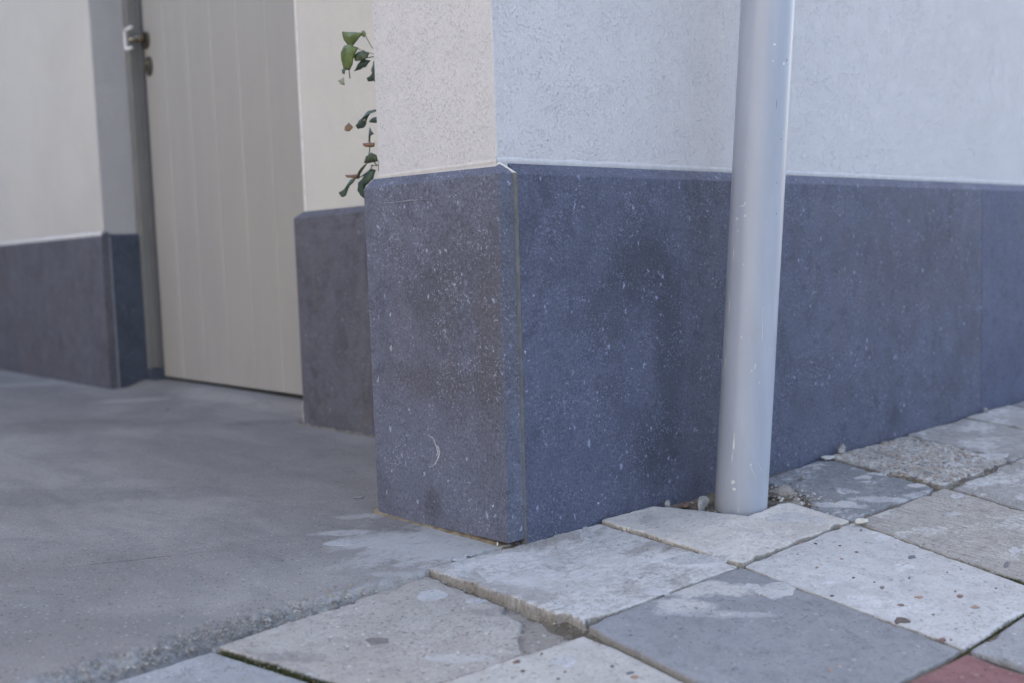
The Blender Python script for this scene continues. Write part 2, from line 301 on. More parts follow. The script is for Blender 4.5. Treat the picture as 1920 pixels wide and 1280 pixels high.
def concrete_mat():
    t = NT('worn_concrete'); v = t.co
    a = t.noise(1.6, 5, .62, t.map((1, .55, 1), (0, 0, .7)), .8); b = t.noise(8, 6, .68, t.map((1, .5, 1), (0, 0, .7)), .7)
    c = t.mix(t.rng(a, .34, .66), (.242, .224, .212), (.350, .330, .314))
    c = t.mix(t.rng(b, .4, .68, 0, .6), c, (.200, .193, .190))
    pale = t.m2('MULTIPLY', t.rng(t.noise(3.2, 6, .7, t.map((1.2, .6, 1), (0, 0, .6), (4, 4, 0)), .7), .58, .68), .35); c = t.mix(pale, c, (.31, .305, .30))
    f = t.noise(380, 3, .78); f2 = t.noise(190, 5, .8)
    c = t.mix(t.rng(f, .48, .72, 0, .75), c, (.075, .075, .078)); c = t.mix(t.rng(f2, .55, .74, 0, .5), c, (.34, .34, .34))
    for sc, rd, kp, cl, of in ((170, .42, .25, (.5, .49, .47), (1, 1, 1)), (120, .4, .16, (.3, .2, .14), (5, 2, 1)), (200, .5, .25, (.05, .05, .05), (2, 9, 1))):
        c = t.mix(t.m2('MULTIPLY', t.specks(sc, rd, kp, t.warp(200, .004, t.map(loc=of))), .6), c, cl)
    # torn limy smears concentrated near the corner pier
    wv = t.warp(26, .05, t.map((1, 1.6, 1), (0, 0, .7)))
    x = t.sep(t.co, 0); y = t.sep(t.co, 1)
    near = t.m2('MULTIPLY', t.rng(x, -.34, -.06), t.rng(y, .40, .10))
    l = t.rng(t.m2('ADD', t.noise(9, 7, .7, wv), t.m2('MULTIPLY', near, .20)), .58, .68)
    l = t.m2('MULTIPLY', t.m2('MULTIPLY', l, near), t.rng(t.noise(80, 4, .75, wv), .34, .55, .35, 1))
    c = t.mix(t.m2('MULTIPLY', l, .85), c, (.50, .49, .475))
    for (cx, cy, rx, ry, cc, am) in ((-.075, .150, .105, .045, (.46, .455, .445), .75), (-.062, .045, .065, .030, (.44, .43, .41), .7), (-.112, .27, .045, .018, (.50, .49, .48), .7), (-.03, .34, .038, .02, (.46, .45, .44), .6), (.38, 2.27, .12, .05, (.40, .38, .36), .6), (.36, 3.13, .2, .09, (.38, .36, .34), .6), (.56, 2.04, .12, .045, (.33, .31, .29), .5), (.40, 1.45, .10, .05, (.12, .12, .12), .5), (-.35, .95, .25, .08, (.12, .12, .125), .35), (.0, 1.9, .4, .12, (.13, .125, .12), .35), (-.18, .02, .05, .012, (.40, .39, .38), .6)):
        k = t.blob(cx, cy, rx, ry, -.726, None, .3); c = t.mix(t.m2('MULTIPLY', t.m2('MULTIPLY', k, t.rng(t.noise(80, 4, .75), .32, .55, .4, 1)), am), c, cc)
    cr = t.m2('MULTIPLY', t.rng(t.m2('ABSOLUTE', t.m2('SUBTRACT', t.noise(3.5, 4, .6, t.map(loc=(2.2, 1, 0)), .4), .5)), .0025, .0, 0, 1), t.rng(t.noise(4, 3, .6, t.map(loc=(7, 1, 0))), .52, .6)); c = t.mix(t.m2('MULTIPLY', cr, .5), c, (.07, .07, .07))
    k = t.blob(-.40, .376, .09, .0020, -.42, None, .6, 'xy', 1.5); c = t.mix(t.m2('MULTIPLY', k, .6), c, (.06, .06, .062))
    eb = t.m2('MULTIPLY', t.rng(t.sep(t.co, 1), .036, .012), t.rng(t.sep(t.co, 0), -.15, -.35)); c = t.mix(t.m2('MULTIPLY', eb, t.rng(t.noise(150, 4, .8, t.map(loc=(2, 2, 2))), .47, .60, 0, .75)), c, (.07, .068, .066))
    ed = t.rng(t.sep(t.co, 1), .030, .008); c = t.mix(t.m2('MULTIPLY', ed, t.rng(t.noise(60, 5, .75), .4, .6, .1, .8)), c, (.36, .365, .37))
    h = t.m2('ADD', t.m2('MULTIPLY', f2, 1.0), t.m2('MULTIPLY', b, .6))
    n = t.bump(h, .0022, .7)
    return t.fin(c, .82, n, .35)
M_CONC = concrete_mat()

def sand_mat():
    t = NT('joint_sand'); c = t.mix(t.rng(t.noise(30, 5, .7), .35, .7), (.115, .10, .08), (.21, .185, .15))
    c = t.mix(t.rng(t.noise(300, 3, .7), .5, .7, 0, .7), c, (.04, .038, .03))
    c = t.mix(t.rng(t.noise(250, 3, .7, t.map(loc=(4, 4, 4))), .55, .75, 0, .7), c, (.36, .33, .29))
    return t.fin(c, .95, t.bump(t.noise(200, 4, .75), .004, .9), .2)
M_SAND = sand_mat()
LIME = (.60, .595, .59)
M_T = dict(
    A=mat_tile('tile_pale_smeared', (.35, .335, .32), (.40, .39, .375), (.56, .555, .55), (0, 0, 0), .80, .7, 1.2, blobs=[(.164, -.2, .060, .030, (.60, .60, .60), .8), (-.035, -.141, .08, .040, (.50, .495, .49), .6), (-.055, -.015, .05, .02, (.50, .495, .49), .5), (.082, -.131, .046, .026, (.54, .535, .53), .5)]),
    B=mat_tile('tile_cream', (.50, .475, .445), (.55, .53, .50), (.60, .58, .55), (3, 0, 0), .70, .55, 1.1, blobs=[(.217, -.107, .124, .05, (.55, .53, .49), .5)]),
    C=mat_tile('tile_slate', (.20, .21, .225), (.27, .28, .295), (.52, .53, .54), (5, 1, 0), .50, 1.0, 1.4, blobs=[(.663, -.22, .056, .02, (.50, .51, .53), .7), (.577, -.19, .055, .016, (.5, .51, .53), .7)]),
    D=mat_tile('tile_pebbly', (.36, .345, .32), (.44, .425, .40), (.56, .555, .55), (7, 1, 0), .65, .9, 2.0),
    E=mat_tile('tile_light', (.46, .455, .45), (.52, .515, .51), (.60, .60, .60), (1, 5, 0), .45, .35, .8),
    F=mat_tile('tile_buff', (.36, .335, .305), (.42, .395, .365), (.52, .51, .49), (2, 7, 0), .28, .85, 1.0, blobs=[(-.441, -.144, .023, .013, (.55, .55, .56), .7), (-.272, -.215, .036, .012, (.5, .5, .5), .5), (-.417, -.093, .043, .013, (.16, .155, .15), .45), (-.15, -.141, .03, .014, (.14, .135, .13), .4)]),
    G=mat_tile('tile_beige', (.44, .42, .385), (.50, .475, .445), (.60, .59, .57), (8, 8, 0), .35, .45, .8),
    H=mat_tile('tile_blue_grey', (.235, .24, .255), (.27, .275, .29), (.50, .505, .51), (4, 9, 0), .10, .45, .6, blobs=[(.085, -.272, .095, .028, (.48, .47, .445), .85), (.028, -.30, .035, .025, (.50, .49, .465), .8), (.037, -.343, .074, .011, (.40, .40, .41), .7)]),
    I=mat_tile('tile_combed', (.38, .36, .33), (.44, .42, .39), (.58, .57, .55), (9, 4, 0), .52, .9, 1.6, .55),
    J=mat_tile('tile_grey_mossy', (.29, .28, .27), (.37, .36, .35), (.58, .58, .57), (6, 6, 0), .58, .7, 1.4, 0, .5),
    M=mat_tile('tile_grey_fleck', (.30, .305, .315), (.35, .355, .365), (.56, .56, .56), (1, 1, 5), .28, .7, .8),
    R=mat_tile('tile_red', (.20, .095, .095), (.245, .125, .125), (.45, .40, .40), (1, 8, 5), .12, .35, .6),
    N=mat_tile('tile_far', (.34, .33, .32), (.42, .41, .40), (.58, .58, .57), (2, 3, 5), .6, .6, 1.2))
M_PATCH = mat_tile('mortar_splash', (.43, .43, .435), (.49, .49, .49), (.55, .55, .55), (6, 1, 7), .5, .6, 1.0)
M_CHIP = [mat_plain('stone_chip_%s' % n, c, .6, .4, 0, .3, 200, .0005) for n, c in
          (('umber', (.11, .085, .075)), ('russet', (.20, .125, .10)), ('ochre', (.34, .24, .175)), ('slate', (.15, .16, .19)), ('taupe', (.19, .175, .165)))]
M_PEB = mat_plain('grey_pebble', (.36, .36, .355), .85, .3, 0, .5, 70, .003)
M_PEBW = mat_plain('pale_pebble', (.58, .57, .53), .8, .3, 0, .3, 70, .002)
M_BROWN = mat_plain('dead_leaf', (.22, .10, .05), .8, .3, 0, .4, 60, .001)

# ---------------------------------------------------------------- large structure
H = .545; XB = .456; YJ = 2.647; YR = 1.323; YL = .331; XD = .642
def gz(x, y):
    y = np.asarray(y, float); x = np.asarray(x, float)
    return .01 * np.clip(x, -2, 3) + .08 * np.clip(y, -.95, .02) + .02 * np.minimum(y + .95, 0)

def chamfer_slab(name, axis, p0, p1, face, depth_dir, mat, parent, z0, z1=H, thick=.036, ch=(.020, .017), end_ch=(0, 0), shear0=(0, 0)):
    """slab whose outer face lies in the plane axis=face; p0..p1 along the other axis; chamfered top; end_ch = chamfer on top at the ends"""
    cx, cz = ch; d = depth_dir
    def P(s, t, z):                       # s along, t inwards
        return (face + d * t, s, z) if axis == 'x' else (s, face + d * t, z)
    e0, e1 = end_ch
    bm = bmesh.new(); V = [bm.verts.new(P(*q)) for q in (
        (p0 + shear0[0], 0, z0), (p1, 0, z0), (p1, thick, z0), (p0 + shear0[0], thick, z0),
        (p0 + shear0[1], 0, z1), (p1, 0, z1), (p1, thick, z1), (p0 + shear0[1], thick, z1),
        (p0 + e0, cx, z1 + cz), (p1 - e1, cx, z1 + cz), (p1 - e1, thick, z1 + cz), (p0 + e0, thick, z1 + cz))]
    for f in ((0, 1, 5, 4), (1, 2, 6, 5), (2, 3, 7, 6), (3, 0, 4, 7), (4, 5, 9, 8), (5, 6, 10, 9), (6, 7, 11, 10), (7, 4, 8, 11), (8, 9, 10, 11), (3, 2, 1, 0)):
        bm.faces.new([V[k] for k in f])
    bmesh.ops.bevel(bm, geom=[e for e in bm.edges], offset=.0012, segments=2, profile=.5, affect='EDGES')
    return from_bm(name, bm, mat, parent)

# street wall: the pier at the corner and the house front to the right of it
sw = empty('street_wall', 'white plastered house corner with blue-grey stone plinth, the grey downpipe in front of it', 'wall', (0, 0, 0))
bm = box_bm(.020, 4.6, .020, .315, H - .02, 3.6, .0035, 3)
for v in bm.verts:
    if v.co.z < H + .02 and v.co.z > H - .03: v.co.z = H - .01
# one plaster tinted twice to paint the light: street side cooler, passage side warmer
o = from_bm('plaster', bm, M_PLASTER, sw); o.data.materials.append(M_PLASTER_SIDE)
for p in o.data.polygons:
    if p.normal.x < -.6: p.material_index = 1
box('wall_core', .037, 4.6, .037, .312, -.2, H + .006, M_MORTAR, sw, .001)
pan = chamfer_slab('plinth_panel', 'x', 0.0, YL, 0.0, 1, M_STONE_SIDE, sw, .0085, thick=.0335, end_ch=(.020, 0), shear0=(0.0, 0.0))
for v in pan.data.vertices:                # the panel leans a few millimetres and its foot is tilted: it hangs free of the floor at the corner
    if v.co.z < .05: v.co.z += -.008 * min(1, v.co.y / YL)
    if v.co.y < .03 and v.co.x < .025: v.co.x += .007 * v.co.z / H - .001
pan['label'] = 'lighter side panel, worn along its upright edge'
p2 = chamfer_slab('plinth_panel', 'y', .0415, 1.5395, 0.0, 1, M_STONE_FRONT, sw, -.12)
for v in p2.data.vertices:
    if v.co.x < .08: v.co.x += -.005 * (1 - v.co.z / H)
p2['label'] = 'long dark panel dotted with white flecks'
p3 = chamfer_slab('plinth_panel', 'y', 1.5425, 3.1, 0.0012, 1, M_STONE_FRONT2, sw, -.12); p3['label'] = 'clearer blue panel right of the fine joint'
chamfer_slab('plinth_panel', 'y', 3.103, 4.6, 0.0, 1, M_STONE_FRONT, sw, -.12)
# thin smooth render lip above the stone
M_LIPS = mat_plain('smooth_render_side', (.62, .615, .62), .85, .3, 0, .12, 60, .0008); M_LIPF = mat_plain('smooth_render_front', (.60, .615, .645), .85, .3, 0, .12, 60, .0008)  # side and front tints repeat the light painted into the plaster
def lip(name, axis, s0, s1, face, zb, parent, mat=M_WHITE, hgt=.010, pro=.0006, step=.01):
    n = int((s1 - s0) / step) + 2; V = []; F = []
    for i in range(n):
        s = s0 + (s1 - s0) * i / (n - 1); t = face - pro * (.8 + .2 * mnoise.noise(Vector((s * 12, 0, 1)))); zt = zb + hgt * (1 + .12 * mnoise.noise(Vector((s * 25, 5, 1))))
        for (dd, z) in ((face + .004, zb - .002), (t, zb), (t + .0002, zt - .003), (face + .001, zt)):
            V.append((dd, s, z) if axis == 'x' else (s, dd, z))
    for i in range(n - 1):
        for k in range(3): F.append((i * 4 + k, i * 4 + k + 1, i * 4 + 5 + k, i * 4 + 4 + k))
    return from_arrays(name, V, F, mat, parent, True)
lip('render_lip', 'x', .021, .3145, .020, H + .0165, sw, M_LIPS, .009, .0003)
lip('render_lip', 'y', .021, 4.5, .020, H + .0165, sw, M_LIPF, .012, .0003)
# sealant bead in the upright joint of the corner, and its white smear up the chamfer
n = 70; V = []; F = []
for i in range(n):
    z = -.006 + (H + .0075) * i / (n - 1); k = z / H; wob = .0008 * mnoise.noise(Vector((0, 0, z * 45))); xl = .0322; xr = .0366 + .0047 * k + .0006
    for (x, y) in ((xl, .006), (xl + .0008, .0010 + wob), ((xl + xr) / 2, -.0012 + wob), (xr - .0006, -.0004 + wob), (xr, .006)): V.append((x, y, z))
for i in range(n - 1):
    for k in range(4): F.append((i * 5 + k, i * 5 + k + 1, i * 5 + 6 + k, i * 5 + 5 + k))
from_arrays('sealant_bead', V, F, M_SEAL, sw, True)
V = []; F = []
for i in range(12):
    k = .12 + .86 * i / 11; x = .0425 - .019 * k; y = -.0012 + .0208 * k; z = H - .002 + .0195 * k; hw = .0016 + .0012 * k + .0007 * mnoise.noise(Vector((k * 9, 3, 1)))
    V += [(x - hw, y + .003, z - .002), (x - hw * .6, y - .0012, z + .001), (x + hw * .6, y - .0012, z + .001), (x + hw, y + .003, z - .002)]
for i in range(11):
    for k in range(3): F.append((i * 4 + k, i * 4 + k + 1, i * 4 + 5 + k, i * 4 + 4 + k))
from_arrays('sealant_smear', V, F, M_WHITE, sw, True)
# mortar bed showing under the raised side panel
X, Y = np.meshgrid(np.linspace(-.006, .03, 18), np.linspace(-.01, .345, 150), indexing='ij')
Z = .0045 - .010 * sstep(.005, -.006, X) + .0018 * fbm(X * 120, Y * 120, 5) + .004 * sstep(.0, .3, Y) - .012 * sstep(.03, .0, Y)
grid_obj('mortar_bed', X, Y, Z, M_MORTAR, sw)

# scratches and stray flecks lying on the stone
def ribbon(name, pts, wid, mk, mat, parent):
    V = []; F = []; pts = [Vector(p) for p in pts]; n = len(pts)
    for i, p in enumerate(pts):
        d = (pts[min(i + 1, n - 1)] - pts[max(i - 1, 0)]).normalized(); nn = Vector((-d.y, d.x)); h = wid * math.sin(math.pi * (i + .4) / n) * (.6 + .8 * random.random())
        for k in (-1, 0, 1): q = p + nn * h * k; V.append(mk(q.x, q.y, .0005 if k == 0 else .0001))
    for i in range(n - 1):
        for k in range(2): F.append((i * 3 + k, i * 3 + k + 1, i * 3 + 4 + k, i * 3 + 3 + k))
    return from_arrays(name, V, F, mat, parent)
mkx = lambda a, b, e: ((.007 * b / H - .001) * max(0, 1 - a / YL) - e - .0011, a, b)
M_SCR = mat_plain('chalky_scratch', (.42, .43, .47), .8, .3, 0, .2, 90, .0003)
def dens(l, k=5, jit=.0012):
    out = []
    for a, b in zip(l, l[1:]):
        for i in range(k): out.append((a[0] + (b[0] - a[0]) * i / k + random.uniform(-jit, jit), a[1] + (b[1] - a[1]) * i / k + random.uniform(-jit, jit)))
    return out + [tuple(l[-1])]
ribbon('scratch', dens([(.183, .152), (.17, .147), (.163, .138), (.155, .131), (.155, .123), (.161, .113), (.171, .103), (.188, .097)], 5, .0009), .0015, mkx, M_SCR, pan)
ribbon('scratch', dens([(.162, .135), (.158, .126), (.162, .120)], 3, .0006), .0016, mkx, M_SCR, pan)
ribbon('scratch', dens([(.292, .519), (.26, .519), (.203, .519), (.142, .518)], 9, .0003), .0004, mkx, M_SCR, pan)
def fleck(c, r, ar, rot, mk, parent, mat=M_SCR):
    n = 9; V = [mk(c[0], c[1], .0007)]
    for i in range(n):
        t = 2 * math.pi * i / n; rr = .5 * r * (.55 + .75 * random.random()); x = rr * math.cos(t); y = rr * ar * math.sin(t)
        V.append(mk(c[0] + x * math.cos(rot) - y * math.sin(rot), c[1] + x * math.sin(rot) + y * math.cos(rot), .0001))
    return from_arrays('pale_fleck', V, [(0, 1 + i, 1 + (i + 1) % n) for i in range(n)], mat, parent)
for c, r, ar, ro in (((.272, .285), .0045, 2.0, .1), ((.312, .231), .004, 2.2, .4), ((.27, .339), .004, 1.7, .3), ((.152, .304), .003, 1, 0), ((.168, .257), .003, .5, 1), ((.141, .117), .003, 1, 0), ((.02, .291), .0032, 1, 0), ((.03, .06), .003, 2, .5)):
    fleck(c, r, ar, ro, mkx, pan)
mky = lambda a, b, e: (a, -e, b)
for c, r, ar, ro in (((.046, .287), .0035, 1.4, .2), ((.212, .148), .0028, 1, 0), ((.389, .118), .003, .7, 1), ((.2, .163), .002, 1, 0), ((.134, .161), .003, 1.3, 0), ((.28, .24), .003, 1, 0), ((.193, .034), .004, 1.2, 0)):
    fleck(c, r, ar, ro, mky, p2)
# flat dark flecks painting the shade inside small pits of the side stone
M_PIT_SHADE = mat_plain('pit_shade', (.075, .078, .09), .9, .2, 0, .2, 90, .001)
for c, r in (((.059, .463), .0032), ((.189, .441), .0026), ((.178, .035), .0036), ((.014, .374), .0025), ((.222, .246), .0018)):
    fleck(c, r, 1.9, .3, mkx, pan, M_PIT_SHADE)['label'] = 'dark fleck for the shade in a small stone pit'

# passage wall with the door, set back behind the pier
bw = empty('passage_wall', 'cream plastered wall with blue-grey plinth behind the corner, left and right of the door', 'wall', (XB, 2.0, 0))
xp = XB + .020
def pl(name, x0, x1, y0, y1, z0, z1, mat=M_PLASTER_BACK, bev=.004): return box(name, x0, x1, y0, y1, z0, z1, mat, bw, bev, 2)
pl('plaster', xp, .95, .318, YR - .026, H - .01, 3.6)                      # right of the door
lw = pl('plaster', xp, .95, YJ + .020, 6.5, H - .01, 3.6); lw['label'] = 'plaster left of the door, street light painted greyer on its reveal'
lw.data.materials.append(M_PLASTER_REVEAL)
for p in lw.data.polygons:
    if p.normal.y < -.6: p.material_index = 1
pl('lintel_plaster', xp, .95, YR - .028, YJ + .022, 2.16, 3.6)
box('wall_core', XB + .037, .95, .312, YR - .03, -.2, H, M_MORTAR, bw, .001); box('wall_core', XB + .037, .95, YJ + .037, 6.5, -.2, H, M_MORTAR, bw, .001)
chamfer_slab('plinth_panel', 'x', .318, YR, XB, 1, M_STONE_BACK, bw, .001, end_ch=(0, .02))
chamfer_slab('plinth_panel', 'x', YJ, 4.60, XB, 1, M_STONE_BACK, bw, -.005, thick=.030, end_ch=(.0, 0)); chamfer_slab('plinth_panel', 'x', 4.603, 6.5, XB, 1, M_STONE_BACK, bw, -.01)
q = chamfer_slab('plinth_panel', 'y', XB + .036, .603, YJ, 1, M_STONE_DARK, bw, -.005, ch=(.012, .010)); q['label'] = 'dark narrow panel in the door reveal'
q = box('sealant_bead', XB + .030, XB + .0362, YJ - .001, YJ + .012, .0, H + .002, mat_plain('pale_blue_sealant', (.22, .24, .29), .6, .4), bw, .001)
lip('white_bead', 'x', YJ + .004, 6.4, XB + .008, H + .0045, bw, M_WHITE, .017, .002, .02)
box('corner_bead', xp - .0015, xp + .012, YR - .034, YR - .0245, H + .016, 3.6, M_WHITE, bw, .0015)      # white bead down the plaster edge
q = box('mortar_end', XB + .002, XB + .03, YR + .0005, YR + .010, -.01, .062, mat_plain('pale_mortar', (.42, .41, .39), .9, .2, 0, .3, 60, .003), bw, .002)
X, Y = np.meshgrid(np.linspace(XB - .02, XB + .03, 14), np.linspace(.33, YR + .03, 160), indexing='ij')
Z = -.004 + .0085 * sstep(XB - .018, XB + .002, X + .006 * fbm(Y * 30, X * 3, 2)) * (1 + .6 * fbm(X * 60, Y * 60, 8))
grid_obj('mortar_fillet', X, Y, Z, mat_plain('grey_brown_mortar', (.24, .22, .19), .9, .2, 0, .5, 60, .003), bw)

# door with frame
M_GAP_SHADE = mat_plain('gap_shade', (.04, .04, .04), .7, .3)  # near-black, painting the shade in the gap under the door
dr = empty('door', 'greige door of upright tongue and groove boards in the recess of the passage wall', 'door', (XD, 2.0, 0))
edges = [2.603, 2.44, 2.27, 2.095, 1.92, 1.745, 1.57, 1.385]
first = None
for a, b in zip(edges, edges[1:]):
    bm = bmesh.new(); y1, y0 = a - .0004, b + .0004; g = .0030
    prof = [(XD + g, y1), (XD + .0005, y1 - g), (XD, y1 - g * 1.6), (XD, y0 + g * 1.6), (XD + .0005, y0 + g), (XD + g, y0), (XD + .04, y0), (XD + .04, y1)]
    lo = [bm.verts.new((x, y, .036)) for x, y in prof]; hi = [bm.verts.new((x, y, 2.12)) for x, y in prof]
    for i in range(len(prof)): j = (i + 1) % len(prof); bm.faces.new((lo[i], lo[j], hi[j], hi[i]))
    bm.faces.new(lo[::-1]); bm.faces.new(hi); from_bm('door_board', bm, M_DOOR, dr)
fr = empty('door_frame', loc=(0, 0, 0)); fr.parent = dr
def fbox(name, *a, mat=M_FRAME, bev=.002): return box(name, *a, mat, fr, bev)
fbox('jamb', .5985, .634, 2.628, 2.72, .065, 2.15); fbox('rebate_strip', .632, .70, 2.607, 2.74, .066, 2.15, mat=M_FRAME_D)
fbox('jamb', .615, .70, 1.30, 1.381, .02, 2.15); fbox('frame_head', .61, .70, 1.381, 2.607, 2.125, 2.18)
fbox('frame_foot', .5965, .700, 2.6055, 2.72, -.01, .0645, mat=M_STONE_DARK)
box('door_gap_strip', .650, .72, 1.33, 2.61, .0125, .028, M_GAP_SHADE, dr, .001)  # dark strip standing in for the shaded gap below the boards
box('inner_panel', .69, .72, 1.35, 2.64, .0, 2.2, M_GAP_SHADE, dr, .001)
hd = empty('handle', loc=(0, .55, 1.25)); hd.parent = dr
def disc(name, y, z, ry, rz, x0, x1, mat, parent, n=28):
    bm = bmesh.new(); rs = []
    for (x, k) in ((x1, 1.0), (x0 + .003, 1.0), (x0 + .001, .93), (x0, .8)):
        rs.append([bm.verts.new((x, y + ry * k * math.cos(t), z + rz * k * math.sin(t))) for t in [2 * math.pi * i / n for i in range(n)]])
    for a, b in zip(rs, rs[1:]):
        for i in range(n): bm.faces.new((a[i], a[(i + 1) % n], b[(i + 1) % n], b[i]))
    bm.faces.new(rs[-1]); bm.faces.new(rs[0][::-1]); return from_bm(name, bm, mat, parent, False)
disc('rosette', 2.576, 1.238, .027, .030, XD - .010, XD, M_METAL_D, hd)
from_bm('neck', tube_bm([(XD - .008, 2.576, 1.246), (XD - .030, 2.577, 1.243), (XD - .055, 2.579, 1.236), (XD - .064, 2.581, 1.232)], [.019, .015, .010, .006], 14), M_METAL, hd, True)
lp = [(XD - .066, 2.545, 1.272), (XD - .066, 2.600, 1.272), (XD - .066, 2.606, 1.262), (XD - .066, 2.606, 1.212), (XD - .066, 2.600, 1.204), (XD - .062, 2.560, 1.204)]
from_bm('lever', tube_bm(lp, .0055, 10), M_METAL_W, hd, True)
lk = empty('lock', loc=(0, .54, 1.15)); lk.parent = dr
disc('escutcheon', 2.564, 1.146, .026, .034, XD - .009, XD, M_METAL_D, lk)
disc('lock_cylinder', 2.568, 1.155, .009, .010, XD - .014, XD - .0092, M_METAL, lk, 16)

# unseen added walls: cream bounces sun onto the pier, brown ones dim the passage
M_BOUNCE = mat_plaster('cream_bounce_wall', (.50, .48, .44), (.25, .22, .18), (1, 1, 1), .3)
M_DIMMER = mat_plain('brown_dimming_wall', (.20, .15, .12), .9, .2, 0, .3, 6, .002)
ow = box('bounce_wall', -5.6, -5.2, -6.0, 2.2, -.1, 5.2, M_BOUNCE, None, .004); tag(ow, 'unseen cream wall added to bounce sun onto the pier', 'wall')
yw = box('dimming_wall', -5.6, -5.2, 2.21, 9.2, -.1, 2.2, M_DIMMER, None, .004); tag(yw, 'unseen brown wall added to dim the passage', 'wall')
ew = box('added_back_wall', -5.2, .95, 9.0, 9.2, -.1, 4.4, M_DIMMER, None, .003); tag(ew, 'unseen brown wall added at the back to dim the passage', 'wall')

# ---------------------------------------------------------------- ground sheets
def flat(name, x0, x1, y0, y1, z, mat, kind='structure'):
    o = from_arrays(name, [(x0, y0, z), (x1, y0, z), (x1, y1, z), (x0, y1, z)], [(0, 1, 2, 3)], mat); return tag(o, kind=kind)
M_ROAD = mat_tile('road_brick_grey', (.12, .11, .105), (.17, .16, .15), (.3, .3, .3), (0, 0, 3), .1, .6, 1)
flat('ground', -90, 90, -90, 60, -.20, M_ROAD)

# concrete floor of the passage, ragged where it meets the paving
xs = np.unique(np.concatenate([np.linspace(-5.2, -.95, 80), np.arange(-.95, .03, .0022), np.linspace(.03, .70, 120)]))
def yedge(x): return .003 + .006 * fbm(x * 9, x * 0, 3) + .0045 * fbm(x * 45, x * 0, 4) - .020 * sstep(-.42, -.80, x) + .012 * sstep(-.2, -.05, x)
t = np.concatenate([np.linspace(0, .06, 34), .06 + (8.9) * np.linspace(0, 1, 190)[1:] ** 2.4])
X, T = np.meshgrid(xs, t, indexing='ij'); Y = T + yedge(X)
crumb = .5 + .5 * fbm(X * 60, Y * 60, 9, 3); band = .006 + .026 * sstep(-.22, -.40, X) * (.6 + .6 * vn(X * 22, X * 0, 8)) * (1 - .3 * vn(X * 6, X * 0, 2))
edge = sstep(0, 1, T / band * (.6 + .8 * crumb))
rag = fbm(X * 190, Y * 190, 12, 3) * .0042 * (1 - sstep(.75, 1.6, T / band)) + .003 * (vn(X * 90, Y * 90, 31) - .5) * (1 - sstep(.9, 1.8, T / band))
Z = -.026 * (1 - edge) + rag + .0012 * fbm(X * 5, Y * 5, 21) + .0005 * fbm(X * 60, Y * 60, 22) * 1.0 - .004 * sstep(-.3, -.6, X) * sstep(.4, 0, T)
Z = Z + .006 * sstep(1.2, 2.2, Y) * sstep(.3, .62, X) + .018 * sstep(.50, .60, X)
pf = tag(grid_obj('passage_floor', X, Y, Z, M_CONC), kind='structure')

# bed of sand under the paving
X, Y = np.meshgrid(np.arange(-3.4, 4.2, .02), np.concatenate([np.arange(-3.2, -1.0, .04), np.arange(-1.0, .035, .006)]), indexing='ij')
Z = gz(X, Y) - .0062 - .019 * sstep(-.11, -.14, X - .07 * (Y + .27)) + .0030 * fbm(X * 14, Y * 14, 40) + .0022 * fbm(X * 90, Y * 90, 41)
tag(grid_obj('sand_bed', X, Y, Z, M_SAND), kind='structure')

